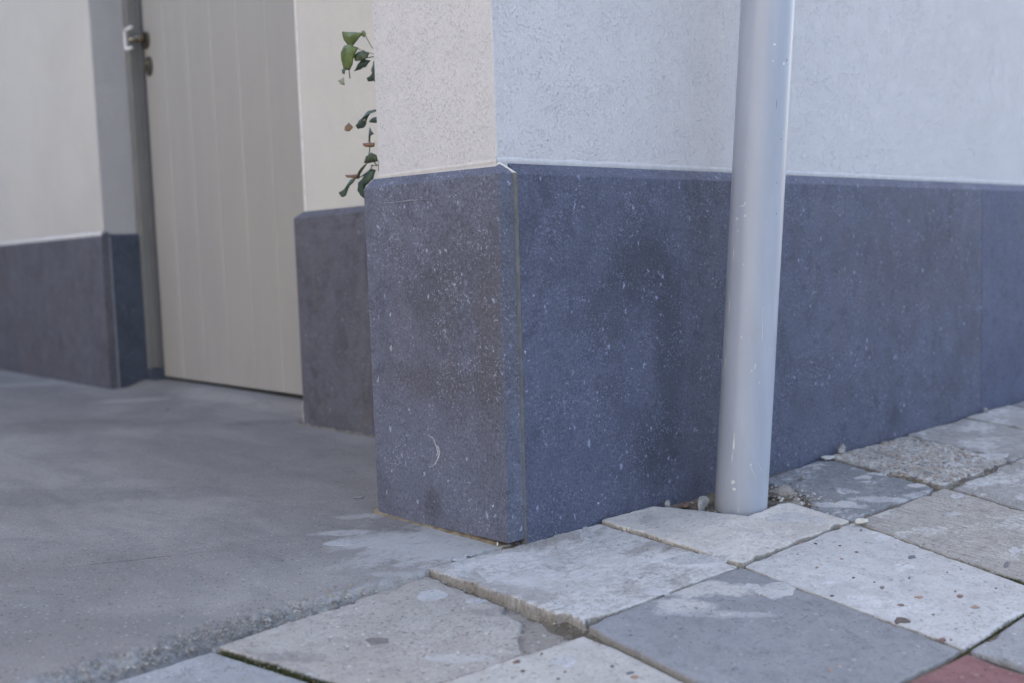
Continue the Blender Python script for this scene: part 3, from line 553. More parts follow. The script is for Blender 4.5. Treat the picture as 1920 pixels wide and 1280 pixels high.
# ---------------------------------------------------------------- paving
pv = empty('pavement', kind='structure')
TX, TY, TZ, TI = [], [], [], []; TILES = []
def inpoly(x, y, poly):
    r = np.zeros(x.shape, bool); n = len(poly)
    for i in range(n):
        (x1, y1), (x2, y2) = poly[i], poly[(i + 1) % n]
        c = ((y1 > y) != (y2 > y)) & (x < (x2 - x1) * (y - y1) / (y2 - y1 + 1e-12) + x1); r ^= c
    return r
def tile(cs, key, n=90, dz=(0, 0, 0, 0), seed=0, gap=.0025, rim=.0045, crumbs=.0035, relief=.0010, cut=None, rad=.006, label=None, wear=1.0, skirt=.045):
    """cs: four ground corners (x,y) in order; dz: height of every corner above the bed plane"""
    cs = [(x, y, float(gz(x, y)) + d) for (x, y), d in zip(cs, dz)]
    t = np.linspace(0, 1, n); t = .45 * t + .55 * (.5 - .5 * np.cos(np.pi * t)); U, Vv = np.meshgrid(t, t, indexing='ij')
    c = np.array(cs); P = [(c[0, k] * (1 - U) * (1 - Vv) + c[1, k] * U * (1 - Vv) + c[2, k] * U * Vv + c[3, k] * (1 - U) * Vv) for k in range(3)]
    Lu = np.linalg.norm(c[1] - c[0]); Lv = np.linalg.norm(c[3] - c[0])
    du = np.minimum(U, 1 - U) * Lu - gap; dv = np.minimum(Vv, 1 - Vv) * Lv - gap
    q1, q2 = rad - du, rad - dv
    d = np.where((q1 > 0) & (q2 > 0), rad - np.hypot(np.maximum(q1, 0), np.maximum(q2, 0)), np.minimum(du, dv))
    X, Y, Z = P; s = seed * 13
    cr = np.maximum(0, fbm(X * 28, Y * 28, s + 1, 4) - .12) * crumbs * 3.2 + crumbs * .17 * (fbm(X * 140, Y * 140, s + 2, 3)) + np.maximum(0, vn(X * 11, Y * 11, s + 7) - .72) * crumbs * 7
    d = d - cr * wear
    k = np.clip(d / rim, 0, 1); Z = Z - rim * .55 * (1 - np.sqrt(1 - (1 - k) ** 2)) - .045 * sstep(0, -.0018, d)
    Z = Z + relief * fbm(X * 9, Y * 9, s + 3) + relief * .55 * fbm(X * 55, Y * 55, s + 4, 3) + relief * .30 * fbm(X * 210, Y * 210, s + 5, 2)
    Z = Z - np.maximum(0, fbm(X * 85, Y * 85, s + 6, 2) - .55) * relief * 4
    if cut is not None:
        poly, depth, ns = cut; xx = X + .006 * ns * fbm(X * 70, Y * 70, s + 8, 3); yy = Y + .006 * ns * fbm(X * 70, Y * 70, s + 9, 3)
        Z = np.where(inpoly(xx, yy, poly), Z - depth, Z)
    o = grid_obj('paving_tile', X, Y, Z, M_T[key], pv); o.data.polygons.foreach_set('use_smooth', [True] * len(o.data.polygons))
    if label: o['label'] = label
    TX.append(X.ravel()); TY.append(Y.ravel()); TZ.append(Z.ravel()); TI.append(np.full(X.size, len(TILES))); TILES.append(o)
    return o
S = .302
N = {(0, 0): (-.139, .017), (0, 1): (-.115, -.263), (1, 1): (.205, -.262), (2, 1): (.512, -.254), (3, 1): (.815, -.258), (-1, 0): (-.476, -.010), (1, 2): (.176, -.595), (2, 2): (.435, -.592),
     (1, 0): (.191, -.003), (3, 0): (.845, -.002), (4, 0): (1.164, -.002), (4, 1): (1.105, -.255), (5, 0): (1.44, -.002), (2, 0): (.540, -.002), (-1, 1): (-.395, -.250), (-2, 0): (-.79, -.022),
     (0, 2): (-.135, -.575), (-1, 2): (-.43, -.56), (-2, 1): (-.70, -.262), (3, 2): (.76, -.585), (4, 2): (1.07, -.575), (5, 1): (1.41, -.255)}
def node(i, j):
    if (i, j) in N: return N[(i, j)]
    return (-.13 + S * i + (.02 if j > 1 else 0) * j + .004 * math.sin(i * 7 + j * 3) + .13 * 0, (-.002 if i > 0 else -.02) if j == 0 else -.265 - (j - 1) * .318 + .004 * math.sin(i * 5 + j))
def quad(i, j): return [node(i, j), node(i + 1, j), node(i + 1, j + 1), node(i, j + 1)]
# row against the wall / the passage floor
brk = [(-.125, -.130), (-.146, -.150), (-.150, -.190), (-.168, -.205), (-.188, -.222), (-.222, -.275), (-.09, -.29), (-.09, -.13)]
notch = [(.300, .02), (.336, -.030), (.397, -.137), (.500, -.129), (.535, -.135), (.58, -.05), (.58, .02)]
tile(quad(0, 0), 'A', 190, (.000, .001, .001, .003), 1, .0012, .004, .0046, .0014, None, .004, 'pale tile smeared with lime, against the wall corner')
tile(quad(1, 0), 'B', 190, (.007, .002, .001, .005), 2, .0012, .004, .0044, .0013, (notch, .05, .25), .006, 'cream tile notched around the downpipe')
tile(quad(2, 0), 'C', 130, (-.004, .000, .000, .000), 3, .004, .007, .006, .0022, ([(.50, .01), (.50, -.17), (.548, -.165), (.60, -.10), (.61, .01)], .02, 1.0), .010, 'slate grey tile right of the downpipe')
tile(quad(3, 0), 'D', 150, (.002, .001, .003, .005), 4, .004, .008, .007, .0046, None, .012, 'rough pebbly tile of exposed aggregate')
tile(quad(4, 0), 'J', 90, (.0, .0, .0, .0), 5, .003, .006, .005, .0018, None, .008, 'grey weathered tile with mossy clouds')
tile(quad(5, 0), 'N', 70, (.002, .0, .0, .003), 6, .003, .006, .005, .0018)
tile(quad(-1, 0), 'F', 190, (-.008, -.010, -.013, -.010), 7, .0030, .005, .0052, .0013, (brk, .010, 1.0), .006, 'buff tile with its right corner broken off')
tile(quad(-2, 0), 'M', 150, (-.010, -.010, -.013, -.013), 8, .006, .005, .0030, .0010, None, .006, 'cool grey tile beside the ragged concrete edge')
# second row
tile(quad(-1, 1), 'G', 160, (-.009, -.007, -.008, -.009), 9, .0016, .004, .0034, .0009, None, .005, 'beige tile with brown stone flakes')
tile(quad(0, 1), 'H', 190, (.001, .000, -.002, -.002), 10, .0012, .003, .0030, .0006, None, .005, 'smooth blue-grey tile')
tile(quad(1, 1), 'E', 190, (.000, .000, -.001, -.001), 11, .0012, .003, .0033, .0008, None, .006, 'light tile strewn with rust-brown chips')
tile(quad(2, 1), 'I', 150, (.001, .002, .001, .000), 12, .003, .007, .006, .0018, None, .009, 'tile with a combed worn corner')
tile(quad(3, 1), 'J', 120, (.000, .002, .001, .000), 13, .003, .006, .005, .0018)
tile(quad(4, 1), 'N', 70, (.001, .0, .0, .002), 14, .003, .006, .005, .0018)
# third row
tile([(-.135, -.5765), (.1755, -.5965), (.16, -.90), (-.13, -.90)], 'R', 90, (-.002, -.002, -.002, -.002), 15, .003, .005, .003, .0007, None, .006, 'dull red tile')
tile([(.1765, -.5965), (.436, -.5935), (.46, -.90), (.1615, -.90)], 'M', 90, (-.001, .0, .0, .0), 16, .0025, .005, .003, .0007, None, .006)
done = {(0, 0), (1, 0), (2, 0), (3, 0), (4, 0), (5, 0), (-1, 0), (-2, 0), (-1, 1), (0, 1), (1, 1), (2, 1), (3, 1), (4, 1), (0, 2), (1, 2)}
keys = 'NEJGNMBNFNHNNCNR'
for j in range(0, 9):
    for i in range(-9, 13):
        if (i, j) in done: continue
        tile(quad(i, j), keys[(i * 7 + j * 5 + (i * j) % 3) % 16], 22, (0, 0, 0, 0), 20 + i + j * 31, .003, .006, .003, .001)
TX, TY, TZ, TI = map(np.concatenate, (TX, TY, TZ, TI))
mk = (TX > -.9) & (TX < 1.6) & (TY > -.95); TX, TY, TZ, TI = TX[mk], TY[mk], TZ[mk], TI[mk]
BIN = {}
for k, (a, b) in enumerate(zip(np.floor(TX / .01).astype(int).tolist(), np.floor(TY / .01).astype(int).tolist())): BIN.setdefault((a, b), []).append(k)
def surf(x, y):
    a, b = math.floor(x / .01), math.floor(y / .01); c = []
    for i in (-1, 0, 1):
        for j in (-1, 0, 1): c += BIN.get((a + i, b + j), [])
    if not c: return float(gz(x, y)), 0
    c = np.array(c); d = (TX[c] - x) ** 2 + (TY[c] - y) ** 2; near = d < .004 ** 2; k = c[np.argmin(d)]
    return float(TZ[c][near].max() if near.any() else TZ[k]), int(TI[k])
SPLASH= [[0.137,-0.03,0.012,-0.011,-0.016,-0.016],[0.151,-0.009,0.004,-0.004,-0.011,-0.011],[-0.098,-0.0,0.008,-0.008,-0.008,-0.01],[-0.072,-0.011,0.006,-0.005,-0.007,-0.008],[-0.057,0.019,0.005,-0.004,-0.004,-0.005],[-0.079,0.017,0.006,-0.004,-0.005,-0.006],[-0.178,-0.047,0.012,-0.01,-0.009,-0.012],[-0.145,-0.096,0.008,-0.007,-0.004,-0.006],[0.448,-0.181,0.022,-0.019,-0.02,-0.013],[0.471,-0.215,0.012,-0.01,-0.014,-0.009],[0.159,-0.346,0.016,-0.014,-0.022,-0.015],[0.15,-0.319,0.01,-0.008,-0.011,-0.008],[0.048,-0.353,0.008,-0.007,-0.006,-0.005],[-0.189,-0.305,0.01,-0.009,-0.012,-0.012],[0.801,-0.219,0.013,-0.01,-0.013,-0.007],[0.816,-0.128,0.014,-0.011,-0.014,-0.007],[0.774,-0.127,0.013,-0.01,-0.01,-0.006],[0.59,-0.189,0.018,-0.015,-0.014,-0.008],[0.913,-0.292,0.026,-0.022,-0.025,-0.011],[0.936,-0.26,0.01,-0.008,-0.015,-0.007],[0.775,-0.3,0.008,-0.007,-0.013,-0.006],[0.679,-0.344,0.01,-0.008,-0.008,-0.004],[1.107,-0.211,0.022,-0.018,-0.026,-0.011],[0.871,-0.371,0.009,-0.007,-0.024,-0.01],[0.176,-0.201,0.028,-0.023,-0.025,-0.019],[0.574,-0.483,0.009,-0.007,-0.012,-0.005],[-0.143,0.225,0.019,-0.016,-0.009,-0.015],[0.033,-0.253,0.016,-0.014,-0.01,-0.008],[0.388,-0.272,0.005,-0.004,-0.004,-0.002]]
CHIPS= [[0.198,-0.505,0.009,-0.008,-0.009,-0.005,0],[0.428,-0.4,0.006,-0.004,-0.008,-0.004,3],[0.245,-0.48,0.004,-0.004,-0.005,-0.003,1],[0.289,-0.482,0.005,-0.004,-0.006,-0.002,2],[0.311,-0.545,0.005,-0.004,-0.007,-0.003,2],[0.334,-0.515,0.004,-0.003,-0.005,-0.003,1],[0.346,-0.503,0.003,-0.002,-0.005,-0.003,1],[0.183,-0.565,0.004,-0.003,-0.007,-0.003,1],[0.204,-0.406,0.003,-0.003,-0.004,-0.003,0],[0.286,-0.389,0.003,-0.002,-0.004,-0.002,0],[0.282,-0.335,0.003,-0.002,-0.005,-0.003,2],[0.385,-0.337,0.003,-0.003,-0.004,-0.003,1],[0.341,-0.339,0.003,-0.003,-0.004,-0.002,2],[0.483,-0.288,0.003,-0.002,-0.005,-0.003,1],[0.01,-0.521,0.003,-0.003,-0.005,-0.003,2],[0.029,-0.519,0.003,-0.002,-0.003,-0.002,2],[0.135,-0.345,0.003,-0.003,-0.005,-0.004,2],[0.501,-0.504,0.005,-0.004,-0.013,-0.005,3],[0.347,-0.438,0.003,-0.002,-0.004,-0.002,3],[-0.234,-0.271,0.004,-0.003,-0.004,-0.004,1],[-0.243,-0.292,0.003,-0.003,-0.003,-0.003,0],[-0.197,-0.274,0.002,-0.002,-0.002,-0.002,0],[-0.159,-0.349,0.003,-0.002,-0.003,-0.003,0],[-0.156,-0.373,0.004,-0.003,-0.003,-0.002,3],[-0.16,-0.383,0.004,-0.003,-0.004,-0.003,2],[-0.291,-0.277,0.002,-0.002,-0.002,-0.002,2],[-0.227,-0.331,0.002,-0.002,-0.002,-0.002,0],[-0.319,-0.119,0.012,-0.01,-0.007,-0.01,4],[0.19,-0.572,0.002,-0.002,-0.003,-0.002,1],[0.385,-0.44,0.001,-0.001,-0.002,-0.001,3],[0.408,-0.462,0.002,-0.001,-0.002,-0.001,0],[0.4,-0.533,0.002,-0.002,-0.002,-0.001,0],[0.372,-0.277,0.003,-0.003,-0.004,-0.003,0],[0.391,-0.306,0.003,-0.002,-0.004,-0.002,0],[0.356,-0.26,0.003,-0.003,-0.005,-0.003,2],[0.294,-0.416,0.001,-0.002,-0.002,-0.001,0],[0.248,-0.521,0.002,-0.002,-0.003,-0.002,1],[0.284,-0.433,0.003,-0.003,-0.006,-0.003,4],[-0.209,-0.324,0.002,-0.002,-0.003,-0.003,1],[-0.289,-0.304,0.002,-0.002,-0.003,-0.003,1]]
def patch(name, e, mat, lift, n=34, irr=.5, parent=None, dome=1.0):
    cx, cy, ax, ay, bx, by = e[:6]; z0, ti = surf(cx, cy); floor = cy > .012 and cx < .0
    ph = random.random() * 9; V = []; F = []
    def zz(x, y): return float(gz(x, y)) * 0 + .0006 if floor else max(min(surf(x, y)[0], z0 + .0015), z0 - .004)
    V.append((cx, cy, zz(cx, cy) + lift * dome))
    RR = [random.uniform(.6, 1.15) for _ in range(n)]
    for ring, (k, l) in enumerate(((.62, lift * .95), (.93, lift * .6), (1.0, -.0006))):
        for i in range(n):
            t = 2 * math.pi * i / n; r = RR[i] if irr < .3 else 1 + irr * (.9 * mnoise.noise(Vector((math.cos(t) * .8 + ph, math.sin(t) * .8, ph))) + .30 * mnoise.noise(Vector((math.cos(t) * 3 + ph, math.sin(t) * 3, ph))))
            x = cx + k * r * (ax * math.cos(t) + bx * math.sin(t)); y = cy + k * r * (ay * math.cos(t) + by * math.sin(t)); V.append((x, y, zz(x, y) + l))
    for i in range(n): F.append((0, 1 + i, 1 + (i + 1) % n))
    for r in range(2):
        for i in range(n): a = 1 + r * n + i; b = 1 + r * n + (i + 1) % n; F.append((a, a + n, b + n, b))
    return from_arrays(name, V, F, mat, pf if floor else TILES[ti])
for e in SPLASH:
    patch('mortar_splash', e, M_PATCH, .0004, 34, .8)
for e in CHIPS:
    if e[6] != 4 and math.hypot(e[2], e[3]) < .0045: e = [e[0], e[1]] + [q * .72 for q in e[2:6]] + [e[6]]
    if e[2] ** 2 + e[3] ** 2 > .0045 ** 2 or e[4] ** 2 + e[5] ** 2 > .0058 ** 2: patch('stone_chip', e, M_CHIP[e[6]], .0006, 12, .22)
    else: patch('stone_chip', e, M_CHIP[e[6]], .0005, 8, .2)

# exposed pebbles of the rough tile, joined: too small to pick apart
def stones(name, pts, mats, parent=None, label=None, kind='stuff', squash=.6):
    bm = bmesh.new()
    for (x, y, z, r) in pts:
        m = Matrix.Translation((x, y, z)) @ Matrix.Rotation(random.random() * 6, 4, 'Z') @ Matrix.Rotation(random.uniform(-.5, .5), 4, 'X') @ Matrix.Diagonal((r * random.uniform(.8, 1.4), r * random.uniform(.7, 1.1), r * squash, 1))
        g = bmesh.ops.create_icosphere(bm, subdivisions=1, radius=1, matrix=m); mi = random.randrange(len(mats))
        for v in g['verts']: v.co += Vector((random.uniform(-1, 1), random.uniform(-1, 1), random.uniform(-1, 1))) * r * .16
        for f in {f for v in g['verts'] for f in v.link_faces}: f.material_index = mi
    off = root_of(parent); bmesh.ops.translate(bm, vec=-off, verts=bm.verts); me = bpy.data.meshes.new(name); bm.to_mesh(me); bm.free()
    for m in mats: me.materials.append(m)
    o = link(name, me, None, parent); tag(o, kind=kind); return o
PEBM = [mat_plain('gravel_%d_tone' % i, c, .8, .35, 0, .3, 120, .001) for i, c in enumerate(((.36, .29, .22), (.33, .32, .31), (.48, .46, .43), (.27, .24, .21), (.40, .31, .25), (.20, .21, .23), (.56, .55, .53)))]
pts = []
dq = quad(3, 0)
for k in range(1500):
    u, v = random.uniform(.03, .97), random.uniform(.03, .97)
    x = dq[0][0] * (1 - u) * (1 - v) + dq[1][0] * u * (1 - v) + dq[2][0] * u * v + dq[3][0] * (1 - u) * v
    y = dq[0][1] * (1 - u) * (1 - v) + dq[1][1] * u * (1 - v) + dq[2][1] * u * v + dq[3][1] * (1 - u) * v
    if fbm(np.array([x * 14]), np.array([y * 14]), 77)[0] < -.22 and v > .6: continue
    r = random.choice((.0012, .0015, .002, .0025, .003, .0045, .006)); pts.append((x, y, surf(x, y)[0] - r * .45, r))
stones('exposed_pebbles', pts, PEBM, TILES[3])
# crumbs of aggregate along the broken concrete edge
pts = []
for k in range(2600):
    x = random.uniform(-.95, -.12); y = float(yedge(np.array(x))) + abs(random.gauss(0, .012)) - .002
    if random.random() > sstep(-.12, -.5, np.array(x)) + .25: continue
    r = random.choice((.0006, .0008, .001, .0014, .002)); pts.append((x, y, -.010 - (.006 if y < .006 else 0) + .30 * max(0, y - .004) + random.uniform(-.002, .003), r))
stones('concrete_crumbs', pts, [PEBM[1], PEBM[5], PEBM[2], PEBM[3], M_CONC], pf)

# sand spilled in the hole round the pipe and in the broken corner
def mound(name, x0, x1, y0, y1, fz, mat=M_SAND, st=.003):
    X, Y = np.meshgrid(np.arange(x0, x1, st), np.arange(y0, y1, st), indexing='ij'); return X, Y, fz(X, Y)
X, Y, Z = mound('', .31, .62, -.175, .0, lambda X, Y: gz(X, Y) - .018 + .0165 * np.exp(-(((X - .535) / .045) ** 2 + ((Y + .115) / .05) ** 2)) + .010 * np.exp(-(((X - .585) / .05) ** 2 + ((Y + .07) / .05) ** 2)) + .008 * np.exp(-(((X - .36) / .04) ** 2 + ((Y + .02) / .04) ** 2)) + .004 * fbm(X * 40, Y * 40, 60) + .0028 * fbm(X * 160, Y * 160, 61))
M_SPILL = mat_tile('spilled_sand', (.33, .30, .265), (.43, .40, .36), (.5, .48, .45), (3, 3, 9), .3, .8, 2.5)
tag(grid_obj('spilled_sand', X, Y, Z, M_SPILL), kind='stuff')
X, Y, Z = mound('', -.235, -.10, -.285, -.125, lambda X, Y: gz(X, Y) - .0175 + .003 * fbm(X * 40, Y * 40, 62) + .0012 * fbm(X * 200, Y * 200, 63))
tag(grid_obj('sandy_infill', X, Y, Z, M_SPILL), kind='stuff')
pts = []
for k in range(420):
    a = random.gauss(.552, .032), random.gauss(-.105, .035)
    if a[1] > -.004 or math.hypot(a[0] - .451, a[1] + .085) < .05: continue
    if a[0] < .52 and a[1] < -.13: continue
    r = random.choice((.0008, .001, .0015, .002, .003)); pts.append((a[0], a[1], float(gz(*a)) - .001 + .010 * math.exp(-((a[0] - .535) / .045) ** 2 - ((a[1] + .115) / .05) ** 2), r))
for k in range(150):
    a = random.uniform(.33, .42), random.uniform(-.07, -.004); pts.append((a[0], a[1], float(gz(*a)) - .008, random.choice((.001, .0015, .003))))
stones('sand_crumbs', pts, [PEBM[0], PEBM[2], PEBM[6], PEBM[1], M_SPILL])
# crumbs swept into the joints
pts = []
for k in range(3200):
    i, j = random.choice([(0, 1), (1, 1), (2, 1), (3, 1), (-1, 1), (1, 0), (2, 0), (3, 0), (0, 0), (-1, 0), (1, 2), (2, 2), (2, 1), (3, 1)])
    d = random.choice(((1, 0), (0, 1))); a = node(i, j); b = node(i + d[0], j + d[1]); u = random.random(); wd = random.gauss(0, .0028)
    x = a[0] + (b[0] - a[0]) * u + wd * d[1]; y = a[1] + (b[1] - a[1]) * u + wd * d[0]
    if y > -.006 and x > -.02: continue
    if (i, j) in ((0, 0), (-1, 0)) and d == (1, 0): continue
    r = random.choice((.0005, .0007, .001, .0013)); pts.append((x, y, float(gz(x, y)) - .0055 - (.006 if x < -.12 else 0) + random.uniform(-.002, .0015), r))
stones('joint_grit', pts, [PEBM[0], PEBM[1], PEBM[2], PEBM[3], PEBM[6]])

# moss in the joints
def moss(name, a, b, nn, wd, hgt, z=0.0):
    V, F = [], []
    for k in range(nn):
        u = random.random(); x = a[0] + (b[0] - a[0]) * u + random.gauss(0, wd); y = a[1] + (b[1] - a[1]) * u + random.gauss(0, wd * .6); zz = float(gz(x, y)) + z
        h = hgt * random.uniform(.4, 1.2); t = random.random() * 6.3; dx, dy = math.cos(t), math.sin(t); c = len(V); wv = .0005
        V += [(x - dy * wv, y + dx * wv, zz), (x + dy * wv, y - dx * wv, zz), (x + dx * h * .7, y + dy * h * .7, zz + h)]; F.append((c, c + 1, c + 2))
    return tag(from_arrays(name, V, F, M_MOSS), kind='stuff')
M_MOSS = mat_plain('olive_moss', (.085, .095, .035), .8, .3, 0, .6, 40, .001)
moss('moss', (-.472, -.025), (-.415, -.195), 4200, .0030, .0060, -.015)
moss('moss', (.512, -.40), (.435, -.585), 3000, .0032, .0050, -.006)
moss('moss', (.09, -.598), (.45, -.592), 1600, .0014, .003, -.005)
moss('moss', (-.70, .0), (-.62, .0), 500, .004, .004, -.012)

# ---------------------------------------------------------------- downpipe
dp = empty('downpipe', 'grey plastic rain downpipe leaning slightly, standing in a notch of the cream paving tile', 'pipe', (.451, -.085, 0))
B0, B1 = Vector((.451, -.085, 0)), Vector((.515, -.108, .84)); ax = B1 - B0
pts = [B0 + ax * k for k in (-.10, -.03, 0, .2, .5, .9, 1.4, 2.2, 3.4)]
from_bm('pipe_barrel', tube_bm(pts, .0435, 72, cap=False), M_PIPE, dp, True)
def on_pipe(phi, z, lift=0.0):           # phi: angle round the pipe
    c = B0 + ax * (z / .84); return (c.x + (.0436 + lift) * math.cos(phi), c.y + (.0436 + lift) * math.sin(phi), z)
M_SCUFF = mat_plain('pipe_scuff', (.66, .67, .66), .8, .3, 0, .3, 90, .0003)
def scuff(phi, z, wd, hg, n=10, mat=M_SCUFF, tilt=0.0):
    V = [on_pipe(phi, z, .0004)]
    for i in range(n):
        t = 2 * math.pi * i / n; r = random.uniform(.55, 1.1); a = wd * r * math.cos(t); b = hg * r * math.sin(t); V.append(on_pipe(phi + (a * math.cos(tilt) - b * math.sin(tilt)) / .0436, z + a * math.sin(tilt) + b * math.cos(tilt), .00012))
    from_arrays('scuff', V, [(0, 1 + i, 1 + (i + 1) % n) for i in range(n)], mat, dp)
P0 = math.radians(-142)                  # direction facing the camera
for a, z, wd, hg, ti in ((-.80, .495, .008, .0009, .15), (-1.05, .475, .004, .003, 0), (-.95, .455, .003, .002, 0), (-1.15, .42, .001, .012, 0), (-.55, .40, .0012, .0012, 0), (-1.25, .33, .0015, .02, 0), (.25, .235, .0008, .007, -.3), (.1, .228, .001, .0015, 0), (-.55, .11, .0018, .017, 0), (-.50, .045, .0045, .004, .4), (-.42, .033, .004, .003, .2), (-.6, .085, .0008, .012, 0), (.15, .20, .0008, .0008, 0), (-.1, .19, .0006, .0006, 0), (-.7, .56, .0007, .004, 0), (.5, .30, .0006, .03, .03), (-1.35, .24, .001, .012, 0), (.45, .06, .0005, .018, .5), (.75, .07, .0005, .012, .6), (.35, .75, .003, .0022, 0), (.9, .72, .003, .003, 0)):
    scuff(P0 + a * .8, z, wd, hg, tilt=ti)
for a, z, wd, hg in ((1.0, .60, .0016, .0011), (.85, .53, .0012, .001), (.6, .655, .0007, .007), (.95, .48, .0013, .0016)):
    scuff(P0 + a * .8, z, wd, hg, mat=M_CHIP[3])

# ---------------------------------------------------------------- loose stones
def stone(name, label, c, r, mat, group=None, cat='stone', seed=0):
    bm = bmesh.new(); bmesh.ops.create_icosphere(bm, subdivisions=3, radius=1)
    rr = random.Random(seed); PL = [(Vector((rr.gauss(0, 1), rr.gauss(0, 1), rr.gauss(0, 1))).normalized(), rr.uniform(.45, .8)) for _ in range(11)]
    for v in bm.verts:
        for nn_, dd_ in PL:
            k_ = v.co.dot(nn_) - dd_
            if k_ > 0: v.co -= nn_ * k_ * .92
        q = v.co.copy(); v.co *= 1.18 + .12 * mnoise.fractal(q * 1.1 + Vector((seed * 3.1, 0, 0)), 1, 2, 4) ; v.co.x *= r[0]; v.co.y *= r[1]; v.co.z *= r[2]; v.co += Vector(c)
    e = from_bm(name, bm, mat, None, False); return tag(e, label, cat, group)
stone('stone_shard', 'upright grey shard of stone at the left foot of the downpipe', (.368, -.066, .006), (.0065, .0055, .017), M_PEB, cat='stone', seed=1)
stone('stone_shard', 'tilted grey stone wedged between downpipe and plinth', (.402, -.045, .004), (.010, .008, .010), M_PEB, seed=2)
stone('pebble', 'small pointed pebble on the cream tile edge against the plinth', (.345, -.014, .007), (.0045, .0045, .0075), M_PEB, cat='pebble', seed=3)
stone('brick_crumb', 'reddish brown crumb in the gap left of the downpipe', (.372, -.030, .001), (.013, .008, .006), mat_plain('red_crumb', (.20, .135, .11), .9, .2, 0, .3, 90, .002), cat='crumb', seed=4)
stone('stone_flake', 'flat white flake of stone against the foot of the plinth', (.836, -.016, .012), (.022, .010, .0035), M_PEBW, cat='stone', seed=5)
stone('pebble', 'round grey pebble leaning on the plinth behind the pebbly tile', (.888, -.014, .0185), (.010, .009, .012), M_PEB, cat='pebble', seed=6)
stone('pebble', 'tiny tan pebble at the plinth below the far joint', (1.535, -.012, .020), (.007, .006, .006), M_PEB, cat='pebble', seed=7)
stone('pebble', 'pale smooth pebble where the cream, slate and light tiles meet', (.506, -.276, -.010), (.011, .010, .0065), M_PEBW, cat='pebble', seed=8)
stone('stone_flake', 'small tan flake on the slate grey tile', (.672, -.062, .006), (.009, .006, .002), M_SPILL, cat='stone', seed=9)
stone('mortar_lump', 'crumbly sand-coloured mortar lump against the right foot of the downpipe', (.540, -.100, .000), (.024, .022, .016), M_SPILL, cat='mortar', seed=10)
stone('mortar_drop', 'tiny white drop of mortar under the side panel near the corner', (-.001, .024, .004), (.0015, .0015, .003), M_WHITE, cat='mortar', seed=11)
for i, (x, y, r) in enumerate(((-.345, .30, .007), (.06, .62, .011), (-.35, 1.1, .007), (-.05, 1.05, .008), (.20, 1.45, .012))):
    pass
bmx = [(.05, .46, .011), (.35, 1.95, .012)]
lab = ['oval pale crumb on the passage floor near the pier', 'flat pale crumb on the passage floor before the door']
for (x, y, r), l, i in zip(bmx, lab, range(9)): stone('mortar_crumb', l, (x, y, .001), (r, r * .7, .002), M_PEB, 'crumbs on the passage floor', 'crumb', 20 + i)
# dry blades of grass caught in the concrete edge
dg = empty('dry_grass', 'few dry straw-coloured grass blades caught in the crumbling concrete edge', 'grass', (-.30, .01, -.004))
M_STRAW = mat_plain('straw', (.36, .27, .15), .8, .3, 0, .3, 60, .0005)
for k in range(7):
    x = -.30 + random.uniform(-.03, .05); y = .012 + random.uniform(-.01, .012); a = random.random() * 6.3
    from_bm('blade', tube_bm([(x, y, -.002), (x + .007 * math.cos(a), y + .007 * math.sin(a), .004), (x + .016 * math.cos(a + .5), y + .014 * math.sin(a + .5), .001)], [.0005, .0004, .0002], 5), M_STRAW, dg)

